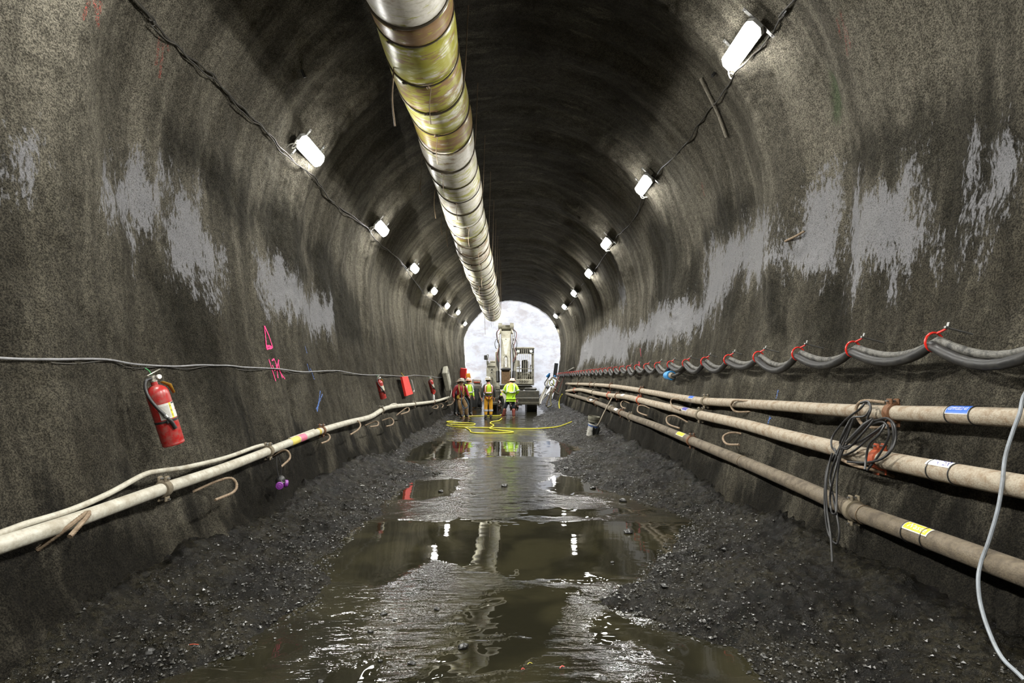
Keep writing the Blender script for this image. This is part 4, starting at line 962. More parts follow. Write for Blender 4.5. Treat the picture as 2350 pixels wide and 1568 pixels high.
# ------------------------------------------------------------------ excavator standing in the portal
KH = M_('machine_paint', (160,158,144), .5, dirt=.55, dcol=(110,100,80), sc=6); KH2 = M_('machine_paint_dark', (116,114,102), .5, dirt=.6, dcol=(74,68,56), sc=6)
DK = M_('machine_black', (26,26,25), .5, dirt=.4, dcol=(62,58,50)); STL = M_('worn_steel', (54,54,50), .45, .5, .6, (84,78,66)); RUST = M_('rusty_plate', (112,88,60), .75, .2, .7, (66,52,38), sc=14)
ROD = M_('chrome_rod', (190,188,182), .25, .9, .2); GLS = M_('lamp_glass', (190,195,190), .15, dirt=.1)
YB = 29.0
ex_ = thing('excavator', 'pale grey tunnel excavator facing the camera in the portal, its boom folded upright', 'excavator', (0, 31, 0))
for sx in (-1.06, 1.04):
    m = MB(); pr = []
    for a in np.linspace(math.pi/2, 3*math.pi/2, 9): pr.append((30.0+.38*math.cos(a), .40+.38*math.sin(a)))
    for a in np.linspace(-math.pi/2, math.pi/2, 9): pr.append((33.2+.38*math.cos(a), .40+.38*math.sin(a)))
    M = Matrix(((0, 0, 1, sx), (1, 0, 0, 0), (0, 1, 0, .0), (0, 0, 0, 1))); m.prism(pr, .5, M); tr = m.build('track', DK, ex_)
    P = [Vector((sx, y, z)) for y, z in pr]; L = []; tot = 0
    m = MB(); n = len(P); per = [(P[i], P[(i+1) % n]) for i in range(n)]; acc = 0
    for a, b in per:
        l = (b-a).length; k = max(1, int(l/.16))
        for j in range(k):
            q = a.lerp(b, (j+.5)/k); d = (b-a).normalized(); nn = Vector((1, 0, 0)).cross(d)*-1
            cx = Vector((sx, 31.6, .40)); nn = nn if nn.dot(q-cx) > 0 else -nn
            m.box(q+nn*.025, (.54, .13, .03), Matrix((Vector((1, 0, 0)), d, nn)).transposed()); m.box(q+nn*.05, (.54, .02, .04), Matrix((Vector((1, 0, 0)), d, nn)).transposed())
    m.build('track_shoes', STL, tr)
m = MB(); m.box((0, 31.6, .62), (1.7, 2.2, .35), None, .05); m.lathe([(0, .75), (.62, .75), (.62, 1.1), (0, 1.1)], Matrix.Translation((0, 31.7, 0)), 28); m.build('undercarriage', DK, ex_)
# dozer blade
m = MB(); m.box((.02, YB-.02, .93), (2.72, .10, .36), None, .02); m.box((.02, YB-.05, .60), (2.72, .14, .34), Matrix.Rotation(.22, 3, 'X'), .02); bl = m.build('dozer_blade', M_('blade_paint', (58,58,54), .5, .2, .6, (92,86,72)), ex_)
m = MB(); m.box((.02, YB-.10, .47), (2.74, .06, .13), Matrix.Rotation(.3, 3, 'X'), .01); m.build('cutting_edge', M_('edge_steel', (112,108,96), .5, .4, .5), bl)
m = MB(); m.box((.95, YB+.12, 1.18), (.62, .3, .18), None, .06); m.box((-.2, YB+.15, 1.12), (1.3, .2, .06)); m.build('blade_guard', DK, bl)
for sx in (-.75, .75): MB().tube([(sx, YB, .6), (sx*.8, 30.6, .62)], .09, 8).build('blade_arm', DK, bl)
# upper body
m = MB(); m.box((-.15, 32.2, 1.22), (2.5, 3.0, .22), None, .04); m.build('turntable_deck', KH2, ex_)
m = MB(); m.prism([(-1.38, 1.3), (-.72, 1.3), (-.72, 2.58), (-1.25, 2.58), (-1.38, 2.3)], 2.6, Matrix(((1,0,0,0),(0,0,-1,32.0),(0,1,0,0),(0,0,0,1)))); eb = m.build('engine_cover', KH, ex_)
for x, z, r in ((-1.08, 2.2, .045), (-1.10, 2.05, .035), (-1.1, 1.78, .05)): MB().lathe([(0, 0), (r, 0), (r, .02), (0, .02)], Matrix.Translation((x, 30.69, z)) @ Matrix.Rotation(math.pi/2, 4, 'X'), 12).build('port', DK, eb)
m = MB(); m.box((-1.05, 30.68, 2.4), (.62, .03, .03)); m.box((-.95, 31.0, 2.64), (.5, .4, .1), None, .03); m.build('hood_trim', KH2, eb)
m = MB(); m.tube(cr([(-1.3, 30.8, 2.2), (-1.36, 30.75, 2.6), (-1.30, 30.7, 2.85), (-1.28, 30.7, 3.0), (-1.36, 30.66, 3.02)], 5), .022, 8); mr = m.build('mirror_arm', KH2, ex_); MB().box((-1.42, 30.64, 2.86), (.17, .06, .26), None, .03).build('mirror', DK, mr)
MB().box((-1.3, 30.8, 2.42), (.07, .07, .5)).build('hand_rail', KH2, ex_); MB().box((-1.2, 30.66, 1.55), (.3, .1, .5), None, .02).build('foot_step', KH2, ex_)
# cab with guard bars
cx0, cx1, cz0, cz1, cy = .17, 1.18, 1.38, 3.36, 30.55
cab_ = MB()
for x in (cx0+.04, cx1-.04):
    for y in (cy, cy+1.5): cab_.box((x, y, (cz0+cz1)/2), (.085, .09, cz1-cz0), None, .015)
cab_.box(((cx0+cx1)/2, cy+.75, cz1), (cx1-cx0+.06, 1.65, .1), None, .03); cab_.box(((cx0+cx1)/2, cy, cz0+.06), (cx1-cx0, .12, .16), None, .02)
for x in (cx0+.04, cx1-.04): cab_.box((x, cy+.75, 1.85), (.05, 1.5, .9))
cab_.box(((cx0+cx1)/2, cy+1.52, 1.75), (cx1-cx0, .05, .7)); cab_.box(((cx0+cx1)/2, cy+.75, 1.40), (cx1-cx0, 1.5, .06))
cb_ = cab_.build('cab', KH2, ex_)
m = MB(); m.box(((cx0+cx1)/2, cy-.02, 3.19), (cx1-cx0, .08, .25), None, .01)
for sx in (1, -1): xx = (cx0+cx1)/2+sx*.46; m.prism([(xx, 3.08), (xx-sx*.16, 3.08), (xx, 2.9)], .05, Matrix(((1,0,0,0),(0,0,-1,cy-.01),(0,1,0,0),(0,0,0,1))))
m.build('cab_header', DK, cb_)
for x in (.33, 1.02):
    lm = MB().lathe([(0, 0), (.075, 0), (.08, .05), (.05, .1), (0, .1)], Matrix.Translation((x, cy-.16, 3.18)) @ Matrix.Rotation(-math.pi/2, 4, 'X'), 16).build('work_lamp', GLS, cb_)
for k in range(8):
    x = cx0+.14+k*.105; MB().box((x, cy-.09, 2.36), (.020, .02, 1.9)).build('guard_bar', KH, cb_)
for z in (3.06, 2.25, 1.86):
    m = MB(); m.box(((cx0+cx1)/2, cy-.07, z), (cx1-cx0, .02, .03 if z != 2.25 else .05)); m.build('guard_rail', KH2, cb_)
m = MB(); m.box((.72, cy+.95, 2.4), (.36, .14, .72), None, .07); m.box((.72, cy+.7, 2.0), (.42, .45, .16), None, .05); m.build('seat', DK, cb_)
m = MB(); m.tube(cr([(.45, cy+.1, 1.9), (.45, cy+.1, 1.95), (.75, cy+.08, 1.97), (1.0, cy+.1, 1.95), (1.0, cy+.1, 1.9)], 4), .02, 8); m.build('cab_rail', KH, cb_)
for x in (.4, 1.0): MB().tube([(x, cy+.5, 1.9), (x, cy+.45, 2.35), (x+.03, cy+.44, 2.47)], [.02, .018, .03], 8).build('control_lever', DK, cb_)
m = MB(); m.box((.3, cy+.9, 2.55), (.22, .4, .35), None, .03); m.build('console', KH, cb_)
m = MB(); m.box((.62, cy-.1, 1.55), (.95, .05, .26), None, .02); 
for k in range(4): m.box((.46+k*.13, cy-.14, 1.64), (.075, .04, .12), None, .01)
m.build('cab_step_panel', KH, cb_)
# boom and stick in the middle
BX = -.32
def side_plate(par, name, x, pts, th, mat): return MB().prism([(y, z) for y, z in pts], th, Matrix(((0, 0, 1, x), (1, 0, 0, 0), (0, 1, 0, 0), (0, 0, 0, 1)))).build(name, mat, par)
bm = side_plate(ex_, 'boom', BX, [(31.6, 1.3), (32.1, 1.6), (31.3, 4.3), (30.75, 4.62), (30.5, 4.45), (30.9, 4.0), (31.2, 2.6)], .56, KH)
hd = MB()
for sx in (-1, 1): hd.tube([(BX+sx*.31-.1, 30.35, 4.52), (BX+sx*.31+.1, 30.35, 4.52)], .17, 20); hd.box((BX+sx*.31, 30.5, 4.3), (.12, .5, .35), None, .04)
hd.box((BX, 30.4, 4.44), (.5, .28, .16), None, .05); hd.tube([(BX-.42, 30.35, 4.52), (BX+.42, 30.35, 4.52)], .06, 12)
hd.build('boom_head', KH, bm)
st = MB().add([(BX+sx*w_, y, z) for y0 in (0, .16) for sx in (-1, 1) for w_, y, z in ((.27, 30.12+y0, 4.25), (.24, 30.02+y0, 3.9), (.20, 29.8+y0, 3.45), (.22, 29.5+y0, 2.75), (.25, 29.3+y0, 2.1))],
  [(0,1,6,5),(1,2,7,6),(2,3,8,7),(3,4,9,8),(15,16,11,10),(16,17,12,11),(17,18,13,12),(18,19,14,13),(0,10,11,1),(1,11,12,2),(2,12,13,3),(3,13,14,4),(5,6,16,15),(6,7,17,16),(7,8,18,17),(8,9,19,18),(0,5,15,10),(4,14,19,9)])
st = st.build('stick', KH, ex_, smooth=20)
m = MB(); z0 = [(-.21, 3.86), (.21, 3.86), (.15, 3.55), (.05, 2.95), (-.05, 2.95), (-.15, 3.55)]
m.prism([(BX+x, z) for x, z in z0], .05, Matrix(((1,0,0,0),(0,math.sin(.38)*0,-1,0),(0,1,0,0),(0,0,0,1))))
vv = []
for p in m.v: t_ = (p.z-2.75)/1.5; vv.append(Vector((p.x, p.y + 29.5 + .62*t_ - .03, p.z)))
m.v = vv; m.build('stick_cover_plate', M_('machine_paint_light', (176,174,162), .45, dirt=.3), st)
m = MB()
P = [(BX+.11*math.cos(a), 0, 2.78+.11*math.sin(a)) for a in np.linspace(0, math.pi, 9)]; P = [(BX+.115, 0, 2.3)]+P+[(BX-.115, 0, 2.3)]
m.tube([Vector((x, 29.33+.3*(z-2.1)-.02, z)) for x, _, z in P], .03, 8); m.build('slot_rim', KH2, st)
MB().tube([(BX, 29.4, 2.3), (BX, 29.6, 2.85)], .075, 14).build('slot_cylinder', ROD, st)
MB().lathe([(0, 0), (.025, 0), (.025, .02), (0, .02)], Matrix.Translation((BX, 29.83, 3.78)) @ Matrix.Rotation(math.pi/2, 4, 'X'), 10).build('plug', DK, st)
for sx in (-1, 1):
    m = MB(); m.tube([(BX+sx*.40, 30.0, 3.3), (BX+sx*.42, 29.7, 2.1)], .075, 12); cy_ = m.build('side_cylinder', KH2, ex_)
    MB().tube([(BX+sx*.38, 30.25, 4.15), (BX+sx*.40, 30.0, 3.3)], .04, 10).build('cylinder_rod', ROD, cy_)
    MB().tube([(BX+sx*.42, 29.7, 2.1), (BX+sx*.40, 29.5, 1.55)], .095, 12).build('cylinder_end', DK, cy_)
    m = MB(); m.box((BX+sx*.52, 30.1, 2.4), (.09, .12, 1.5), None, .02); m.build('side_frame', KH, ex_)
    for k in range(5):
        o_ = random.uniform(-.05, .06); m = MB()
        m.tube(cr([(BX+sx*(.36+o_*.3), 30.2, 4.35), (BX+sx*(.50+o_), 30.0, 4.12), (BX+sx*(.44+o_), 29.9, 3.7), (BX+sx*(.36+o_), 29.85, 3.4), (BX+sx*(.48+o_), 29.75, 3.0-.1*k), (BX+sx*.36, 29.6, 2.6-.12*k)], 6), .02, 6)
        m.build('hydraulic_hose', DK if k else M_('hose_wine', (96,44,44), .5), ex_)
    m = MB(); m.tube([Vector((BX+sx*(.48+.10*math.sin(a)), 29.9, 3.55+.25*math.cos(a))) for a in np.linspace(0, math.pi, 9)], .018, 6); m.build('hydraulic_hose', DK, ex_)
m = MB(); m.box((BX, 29.15, 1.78), (.42, .34, .75), None, .03); br_ = m.build('breaker_housing', RUST, ex_); MB().box((BX, 28.96, 2.2), (.5, .2, .14), None, .04).build('housing_cap', DK, br_)
m = MB(); m.box((BX+.02, 28.95, 1.25), (.62, .4, .4), None, .06); m.box((BX, 28.85, .9), (.3, .3, .5), None, .05); m.build('cutter_gearbox', DK, ex_)
for sx, cxp in ((-1, BX-.18), (1, BX+.42)):
    c_ = Vector((cxp, 28.55, .40)); m = MB(); m.tube([c_-Vector((.22, 0, 0)), c_-Vector((.1, 0, 0)), c_+Vector((.1, 0, 0)), c_+Vector((.22, 0, 0))], [.16, .25, .25, .16], 18)
    dr = m.build('cutter_drum', STL, ex_); tm = MB()
    for k in range(26):
        a = k*2.4; x = -.18+.36*(k/25); r_ = .23 if abs(x) < .12 else .18; d_ = Vector((x*1.2, math.cos(a), math.sin(a))).normalized(); b_ = c_+Vector((x, math.cos(a)*r_, math.sin(a)*r_))
        tm.tube([b_-d_*.03, b_+d_*.06, b_+d_*.10, b_+d_*.14], [.045, .042, .022, .006], 8)
    tm.build('cutter_picks', M_('pick_brown', (84,52,48), .5, .3, .4), dr)
MB().tube([(BX-.2, 28.75, .55), (BX+.45, 28.75, .55)], .1, 12).build('drum_axle', DK, ex_)
# ------------------------------------------------------------------ people
SK = M_('skin', (150,104,80), .55, dirt=.2, bump=0)
def skinmesh(name, nodes, edges, mat, par, sub=1, root=0, label=None):
    """nodes: {key: (Vector, radius)}; one continuous tapering surface"""
    keys = list(nodes); ix = {k: i for i, k in enumerate(keys)}; org = ORG.get(par, Vector((0, 0, 0)))
    me = bpy.data.meshes.new(name); me.from_pydata([tuple(Vector(nodes[k][0])-org) for k in keys], [(ix[a], ix[b]) for a, b in edges], [])
    o = bpy.data.objects.new(name, me); C.objects.link(o)
    md = o.modifiers.new('s', 'SKIN'); md.use_smooth_shade = True
    for i, k in enumerate(keys):
        r = nodes[k][1]; me.skin_vertices[0].data[i].radius = (r, r) if not isinstance(r, tuple) else r; me.skin_vertices[0].data[i].use_root = (i == root)
    if sub: s = o.modifiers.new('u', 'SUBSURF'); s.levels = s.render_levels = sub
    dg = bpy.context.evaluated_depsgraph_get(); m2 = bpy.data.meshes.new_from_object(o.evaluated_get(dg)); m2.name = name
    o.modifiers.clear(); o.data = m2; bpy.data.meshes.remove(me); m2.materials.clear(); m2.materials.append(mat); m2.shade_smooth()
    o.parent = par; ORG[o] = org
    if label: o['label'] = label
    return o
BASE = dict(pel=(0, 0, .95), bel=(0, 0, 1.10), chs=(0, .01, 1.30), nb=(0, .01, 1.45), nk=(0, 0, 1.53), hd=(0, -.02, 1.63), ht=(0, -.01, 1.70),
  shL=(-.18, .01, 1.41), elL=(-.25, .03, 1.13), wrL=(-.26, -.05, .90), shR=(.18, .01, 1.41), elR=(.25, .03, 1.13), wrR=(.26, -.05, .90),
  hpL=(-.09, 0, .93), knL=(-.11, -.02, .50), anL=(-.12, .03, .10), toL=(-.14, -.13, .045), hpR=(.09, 0, .93), knR=(.11, -.02, .50), anR=(.12, .03, .10), toR=(.14, -.13, .045))
def person(label, loc, yaw, J, cloth, hat, scale=1.0, boots=None, vest=None, group=None):
    r = thing('person', label, 'person', tuple(loc)); Rz = Matrix.Rotation(yaw, 3, 'Z'); P = {}
    for k, v in {**BASE, **J}.items(): P[k] = Vector(loc) + Rz @ (Vector(v)*scale)
    S = scale; g = lambda k, rad: (P[k], rad*S)
    N = dict(pel=(P['pel'], (.15*S, .11*S)), bel=(P['bel'], (.135*S, .10*S)), chs=(P['chs'], (.15*S, .105*S)), nb=g('nb', .075), nk=g('nk', .055), hd=(P['hd'], (.078*S, .095*S)), ht=(P['ht'], (.065*S, .08*S)))
    E = [('pel','bel'),('bel','chs'),('chs','nb'),('nb','nk'),('nk','hd'),('hd','ht')]
    f = (Rz @ Vector((0, -1, 0))); N['nose'] = (P['hd']+f*.105*S+Vector((0, 0, -.01))*S, .013*S); N['chin'] = (P['hd']+f*.06*S+Vector((0, 0, -.085))*S, .035*S); E += [('hd','nose'),('hd','chin')]
    for s_ in 'LR':
        N['sh'+s_] = g('sh'+s_, .065); N['el'+s_] = g('el'+s_, .045); N['wr'+s_] = g('wr'+s_, .028); E += [('nb','sh'+s_),('sh'+s_,'el'+s_),('el'+s_,'wr'+s_)]
        d = (P['wr'+s_]-P['el'+s_]).normalized(); side = d.cross(f).normalized() if d.cross(f).length > .1 else Rz @ Vector((1, 0, 0)); fw = side.cross(d).normalized()
        pm = P['wr'+s_]+d*.06*S; N['pm'+s_] = (pm, (.035*S, .02*S)); E.append(('wr'+s_, 'pm'+s_))
        for i, (o_, L) in enumerate(((-.028, .065), (-.009, .08), (.010, .075), (.028, .058))):
            a = pm + fw*o_*S + d*.035*S; b = a + d*L*.5*S + side*.006*S; c = b + d*L*.4*S + side*.02*S*(1 if s_ == 'L' else -1)
            for j, (q, rr_) in enumerate(((a, .010), (b, .009), (c, .007))): N['f%s%d%d' % (s_, i, j)] = (q, rr_*S)
            E += [('pm'+s_, 'f%s%d0' % (s_, i)), ('f%s%d0' % (s_, i), 'f%s%d1' % (s_, i)), ('f%s%d1' % (s_, i), 'f%s%d2' % (s_, i))]
        tb = P['wr'+s_]+d*.03*S+fw*-.035*S; tt = tb + d*.035*S - fw*.018*S; N['t0'+s_] = (tb, .012*S); N['t1'+s_] = (tt, .009*S); E += [('wr'+s_, 't0'+s_), ('t0'+s_, 't1'+s_)]
        N['hp'+s_] = g('hp'+s_, .095); N['kn'+s_] = g('kn'+s_, .06); N['an'+s_] = g('an'+s_, .042); N['to'+s_] = g('to'+s_, .035); E += [('pel','hp'+s_),('hp'+s_,'kn'+s_),('kn'+s_,'an'+s_),('an'+s_,'to'+s_)]
    skinmesh('body', N, E, SK, r)
    m = MB(); up = (P['ht']-P['nk']).normalized(); sd = up.cross(f).normalized()
    for s_ in (-1, 1): m.ball(P['hd']+f*.083*S+sd*s_*.032*S+up*.015*S, .012*S, 8)
    m.build('eyes', DK, r); m = MB()
    for s_ in (-1, 1): m.ball(P['hd']+sd*s_*.09*S, .026*S, 8, (.5, .8, 1.2))
    m.build('ears', SK, r)
    R3 = Matrix((sd, f*-1, up)).transposed()
    MB().ball(P['hd']+up*.02*S-f*.018*S, .1*S, 14, (.92, 1.0, 1.0), R3).build('hair', M_('hair_dark', (34,28,22), .7), r)
    # shirt or jacket
    top, trs, fit = cloth
    tn = dict(bot=(P['pel']-Vector((0, 0, .04*S)), (.18*S*fit, (.14 if fit < 1.15 else .15)*S*fit)), bel=(P['bel'], (.165*S*fit, .125*S*fit)), chs=(P['chs'], (.178*S*fit, .13*S*fit)), nb=(P['nb'], .09*S))
    te = [('bot','bel'),('bel','chs'),('chs','nb')]
    if fit > 1.15: tn['hem'] = (P['pel']-Vector((0, 0, .12*S)), (.19*S*fit, .175*S*fit)); te.append(('hem','bot'))
    for s_ in 'LR':
        tn['sh'+s_] = (P['sh'+s_], .082*S*fit); tn['el'+s_] = (P['el'+s_], .066*S*fit); tn['wr'+s_] = (P['wr'+s_], .045*S*fit); te += [('nb','sh'+s_),('sh'+s_,'el'+s_),('el'+s_,'wr'+s_)]
    tp = skinmesh('jacket' if fit > 1.05 else 'shirt', tn, te, top, r)
    pn = dict(pel=(P['pel'], (.135*S, .095*S))); pe = []
    for s_ in 'LR':
        pn['hp'+s_] = (P['hp'+s_]-Vector((0, 0, .04*S)), (.10 if fit < 1.15 else .085)*S); pn['kn'+s_] = (P['kn'+s_], .088*S); pn['an'+s_] = ((P['an'+s_].lerp(P['kn'+s_], .62) if boots[1] > .5 else P['an'+s_]+Vector((0, 0, .02))), .072*S); pe += [('pel','hp'+s_),('hp'+s_,'kn'+s_),('kn'+s_,'an'+s_)]
    skinmesh('trousers', pn, pe, trs, r)
    bmat, bh = boots
    for s_ in 'LR':
        a = P['an'+s_]; kn = P['kn'+s_]; t_ = P['to'+s_]; tpz = a.lerp(kn, bh)
        d = (t_-a); d.z = 0; d.normalize(); heel = a - d*.06*S; heel.z = t_.z
        bt = skinmesh('boot', {'a': (tpz, (.092 if bh > .5 else .07)*S), 'b': (a.lerp(kn, .1), (.072 if bh > .5 else .062)*S), 'c': (Vector((a.x, a.y, t_.z+.03*S)), .06*S), 'd': (t_+Vector((0, 0, .01)), .05*S), 'e': (heel, .045*S)}, [('a','b'),('b','c'),('c','d'),('c','e')], bmat, r)
        c_ = (heel+t_)/2; c_.z = t_.z-.03*S; MB().box(c_, (.1*S, .28*S, .025*S), Matrix.Rotation(math.atan2(d.x, -d.y)*-1*-1, 3, 'Z'), .01).build('sole', M_('sole_tan', (150,120,80), .7) if bh > .3 else DK, bt)
    def ring_band(z0, z1, rx, ry, mat, name, par, a0=0, a1=360, n=28, path=None):
        m = MB(); v = []; full = a1-a0 >= 360
        for i in range(n+1):
            a = math.radians(a0+(a1-a0)*i/n)
            for z in (z0, z1): 
                c = P['bel'].lerp(P['chs'], (z-1.10)/.20); v.append(c + Rz @ Vector((math.cos(a)*rx*S, math.sin(a)*ry*S, 0)))
        m.add(v, [(2*i, 2*i+2, 2*i+3, 2*i+1) for i in range(n)]); o = m.build(name, mat, par); md = o.modifiers.new('t', 'SOLIDIFY'); md.thickness = .004; return o
    if vest:
        base, kind = vest; ORB = M_('tape_orange', (226,84,34), .5, bump=0); SIL = M_('tape_silver', (176,178,180), .35, .2, .15, bump=0)
        par = tp
        if kind == 'vest':
            vn_ = dict(bot=(P['pel']+Vector((0, 0, .03)), (.178*S, .14*S)), bel=(P['bel'], (.178*S, .138*S)), chs=(P['chs'], (.192*S, .142*S)), nb=(P['nb']-Vector((0, 0, .0)), .115*S), sL=(P['nb'].lerp(P['shL'], .55), .085*S), sR=(P['nb'].lerp(P['shR'], .55), .085*S))
            par = skinmesh('safety_vest', vn_, [('bot','bel'),('bel','chs'),('chs','nb'),('nb','sL'),('nb','sR')], base, r)
        rx, ry = (.205, .165) if kind == 'vest' else (.228, .212)
        if kind == 'vest': ring_band(1.075, 1.155, rx*.97, ry*.97, ORB, 'tape', par)
        ring_band(1.09, 1.14, rx, ry, SIL, 'tape', par)
        for ax in (48, 132, 228, 312):
            a = math.radians(ax); x, y = math.cos(a), math.sin(a)
            for wd, mt, k in (((.036, ORB, 1.0), (.020, SIL, 1.03)) if kind == 'vest' else ((.024, SIL, 1.0),)):
                m = MB(); v = []
                for z, q in ((1.10, 1.03), (1.2, 1.05), (1.3, 1.08), (1.38, 1.0), (1.46, .72)):
                    c = P['bel'].lerp(P['chs'], (z-1.10)/.20)
                    for s_ in (-1, 1): v.append(c + Rz @ Vector(((x*rx*q+s_*wd)*S*k, y*ry*q*S*k, 0)))
                m.add(v, [(2*i, 2*i+1, 2*i+3, 2*i+2) for i in range(4)]); o = m.build('tape', mt, par); md = o.modifiers.new('t', 'SOLIDIFY'); md.thickness = .004
        if kind == 'jacket':
            for s_ in 'LR':
                c = P['el'+s_]; d = (P['el'+s_]-P['sh'+s_]).normalized(); MB().tube([c-d*.08, c-d*.03], .077*S*fit, 14).build('tape', SIL, par)
    # hard hat
    hm, brim = hat; R4 = basis(P['hd']+up*.045*S, sd, -f, up)
    h = MB().lathe([(.118, 0), (.12, .02), (.113, .06), (.092, .10), (.055, .125), (.0, .133)], R4 @ Matrix.Scale(S, 4), 20, 1, 1.12)
    h.lathe([(.115, -.004), (.135+brim, -.012), (.138+brim, -.004), (.118, .012)], R4 @ Matrix.Scale(S, 4), 20, 1, 1.14); h.box(P['hd']+up*.165*S, (.03*S, .2*S, .02*S), R3, .008)
    h.build('hard_hat', hm, r); return r, P, Rz
HI = M_('hi_vis', (160,200,34), .6, dirt=.2, dcol=(120,132,60), sc=5, bump=.3, bs=14); HATG = M_('hat_grey', (168,162,148), .4, dirt=.5); HATP = M_('hat_pinkish', (160,110,96), .4, dirt=.5, dcol=(190,180,166))
YP = M_('trousers_yellow', (190,138,24), .6, dirt=.4, dcol=(112,84,36), sc=6, bump=.5, bs=12); JN = M_('denim_dark', (26,34,46), .8, dirt=.2); BLKC = M_('cloth_black', (26,28,28), .8, dirt=.2); BTR = M_('boot_brown', (112,40,32), .5, dirt=.5, dcol=(90,76,58)); BTB = M_('boot_black', (30,28,26), .5, dirt=.5); SHR = M_('shirt_red', (130,20,30), .7, dirt=.2); PTN = M_('trousers_tan', (140,112,74), .8, dirt=.7, dcol=(60,48,32), sc=5)
def gp_(px, py): x, y = fl(px, py); return Vector((x, y, 0))
# worker in vest, back turned
p = gp_(1121, 961); p.z = 0
w1, P, Rz = person('person in yellow and orange safety vest, yellow waterproof trousers and grey hard hat, back turned', p, math.pi+.15, dict(hd=(.02, -.03, 1.645), elL=(-.27, .05, 1.14), wrL=(-.26, .0, .90), elR=(.28, .06, 1.14), wrR=(.29, .03, .89), anL=(-.10, .03, .1), toL=(-.12, -.13, .045)), (BLKC, YP, 1.0), (HATG, .03), 1.0, (BTB, .2), (HI, 'vest'))
for s_ in 'LR': c = P['kn'+s_].lerp(P['an'+s_], .35); MB().tube([c+Vector((0, 0, .04)), c-Vector((0, 0, .04))], .097, 16).build('tape', M_('tape_silver', (176,178,180), .35), w1)
m = MB(); m.tube([P['pel']+Rz @ Vector((math.cos(a)*.185, math.sin(a)*.145, .03)) for a in np.linspace(0, 2*math.pi, 21)[:-1]], .022, 8, closed=True); bt = m.build('tool_belt', BLKC, w1)
for a in (.9, 1.6, 2.4, 4.0): c = P['pel']+Rz @ Vector((math.cos(a)*.2, math.sin(a)*.16, .0)); MB().tube([c+Vector((0, 0, .03)), c-Vector((0, 0, .12))], [.022, .01], 8).build('tool', M_('tool_handle', (150,60,50), .5), bt)
# worker in hi-vis jacket, feet apart, back turned, leaning towards the machine
p = gp_(1171, 958); p.z = 0
w2, P, Rz = person('person in bright yellow green jacket, dark jeans and brown rubber boots, back turned', p, math.pi-.1, dict(pel=(-.03, .03, .93), bel=(-.02, .01, 1.08), chs=(-.03, -.06, 1.28), nb=(-.04, -.12, 1.43), nk=(-.05, -.17, 1.50), hd=(-.06, -.24, 1.57), ht=(-.06, -.26, 1.64), shL=(-.24, -.10, 1.37), elL=(-.34, -.06, 1.12), wrL=(-.26, -.26, 1.02), shR=(.17, -.10, 1.38), elR=(.30, -.1, 1.12), wrR=(.22, -.30, 1.04),
   hpL=(-.11, .03, .92), knL=(-.13, -.01, .50), anL=(-.16, .05, .10), toL=(-.16, -.09, .045), hpR=(.08, .03, .92), knR=(.20, .0, .50), anR=(.28, .06, .10), toR=(.40, -.04, .045)), (HI, JN, 1.2), (HATP, .03), 1.02, (BTR, .75), (HI, 'jacket'))
MB().ball(P['nb']+Vector((0, .0, .0))-Rz @ Vector((0, -.09, .02)), .11, 12, (1.2, .8, .7)).build('hood', HI, w2)
# worker bending beyond them
p = Vector((-.42, 27.2, 0))
w3, P, Rz = person('person in yellow green top bending down between the two standing workers and the machine', p, math.pi/2+.2, dict(pel=(0, .1, .86), bel=(0, -.02, 1.0), chs=(0, -.2, 1.14), nb=(0, -.34, 1.22), nk=(0, -.41, 1.24), hd=(0, -.50, 1.25), ht=(0, -.55, 1.28), shL=(-.17, -.32, 1.18), elL=(-.2, -.42, .92), wrL=(-.16, -.55, .72), shR=(.17, -.32, 1.18), elR=(.2, -.44, .92), wrR=(.16, -.58, .72), hpL=(-.09, .1, .86), hpR=(.09, .1, .86), knL=(-.11, -.06, .48), knR=(.11, -.06, .48)), (HI, BLKC, 1.1), (HATG, .02), 1.0, (BTB, .3), None)
# white folded sign board held against the jacket worker
sg = thing('folding_sign', 'white folding board with a small yellow triangle standing beside the hi-vis jacket worker', 'sign', (-.36, 25.9, .0))
s25 = 26.2/F
def q3(px, py, Y): return Vector(((px-VX)/F*Y, Y, H+(VY-py)/F*Y))
pts = [(1147.5, 894.5), (1154, 894.5), (1162, 908.5), (1158.5, 928), (1157, 917)]
m = MB(); a = [q3(x, y, 26.2) for x, y in pts]; b = [v+Vector((0, .03, 0)) for v in a]; n = len(a); m.add(a+b, [tuple(range(n)), tuple(range(2*n-1, n-1, -1))]+[(i, (i+1) % n, n+(i+1) % n, n+i) for i in range(n)]); m.build('board', M_('board_white', (204,200,190), .5, dirt=.3), sg)
m = MB(); m.add([q3(x, y, 26.18) for x, y in ((1150, 897.5), (1155, 897.5), (1152.6, 902.5))], [(0, 1, 2)]); m.build('warning_triangle', M_('sign_yellow', (200,150,40), .5, bump=0), sg)
m = MB(); m.tube([q3(1158, 920, 26.22), Vector(((1158.2-VX)/F*26.2, 26.25, .0))], .02, 8); m.build('leg', KH2, sg)
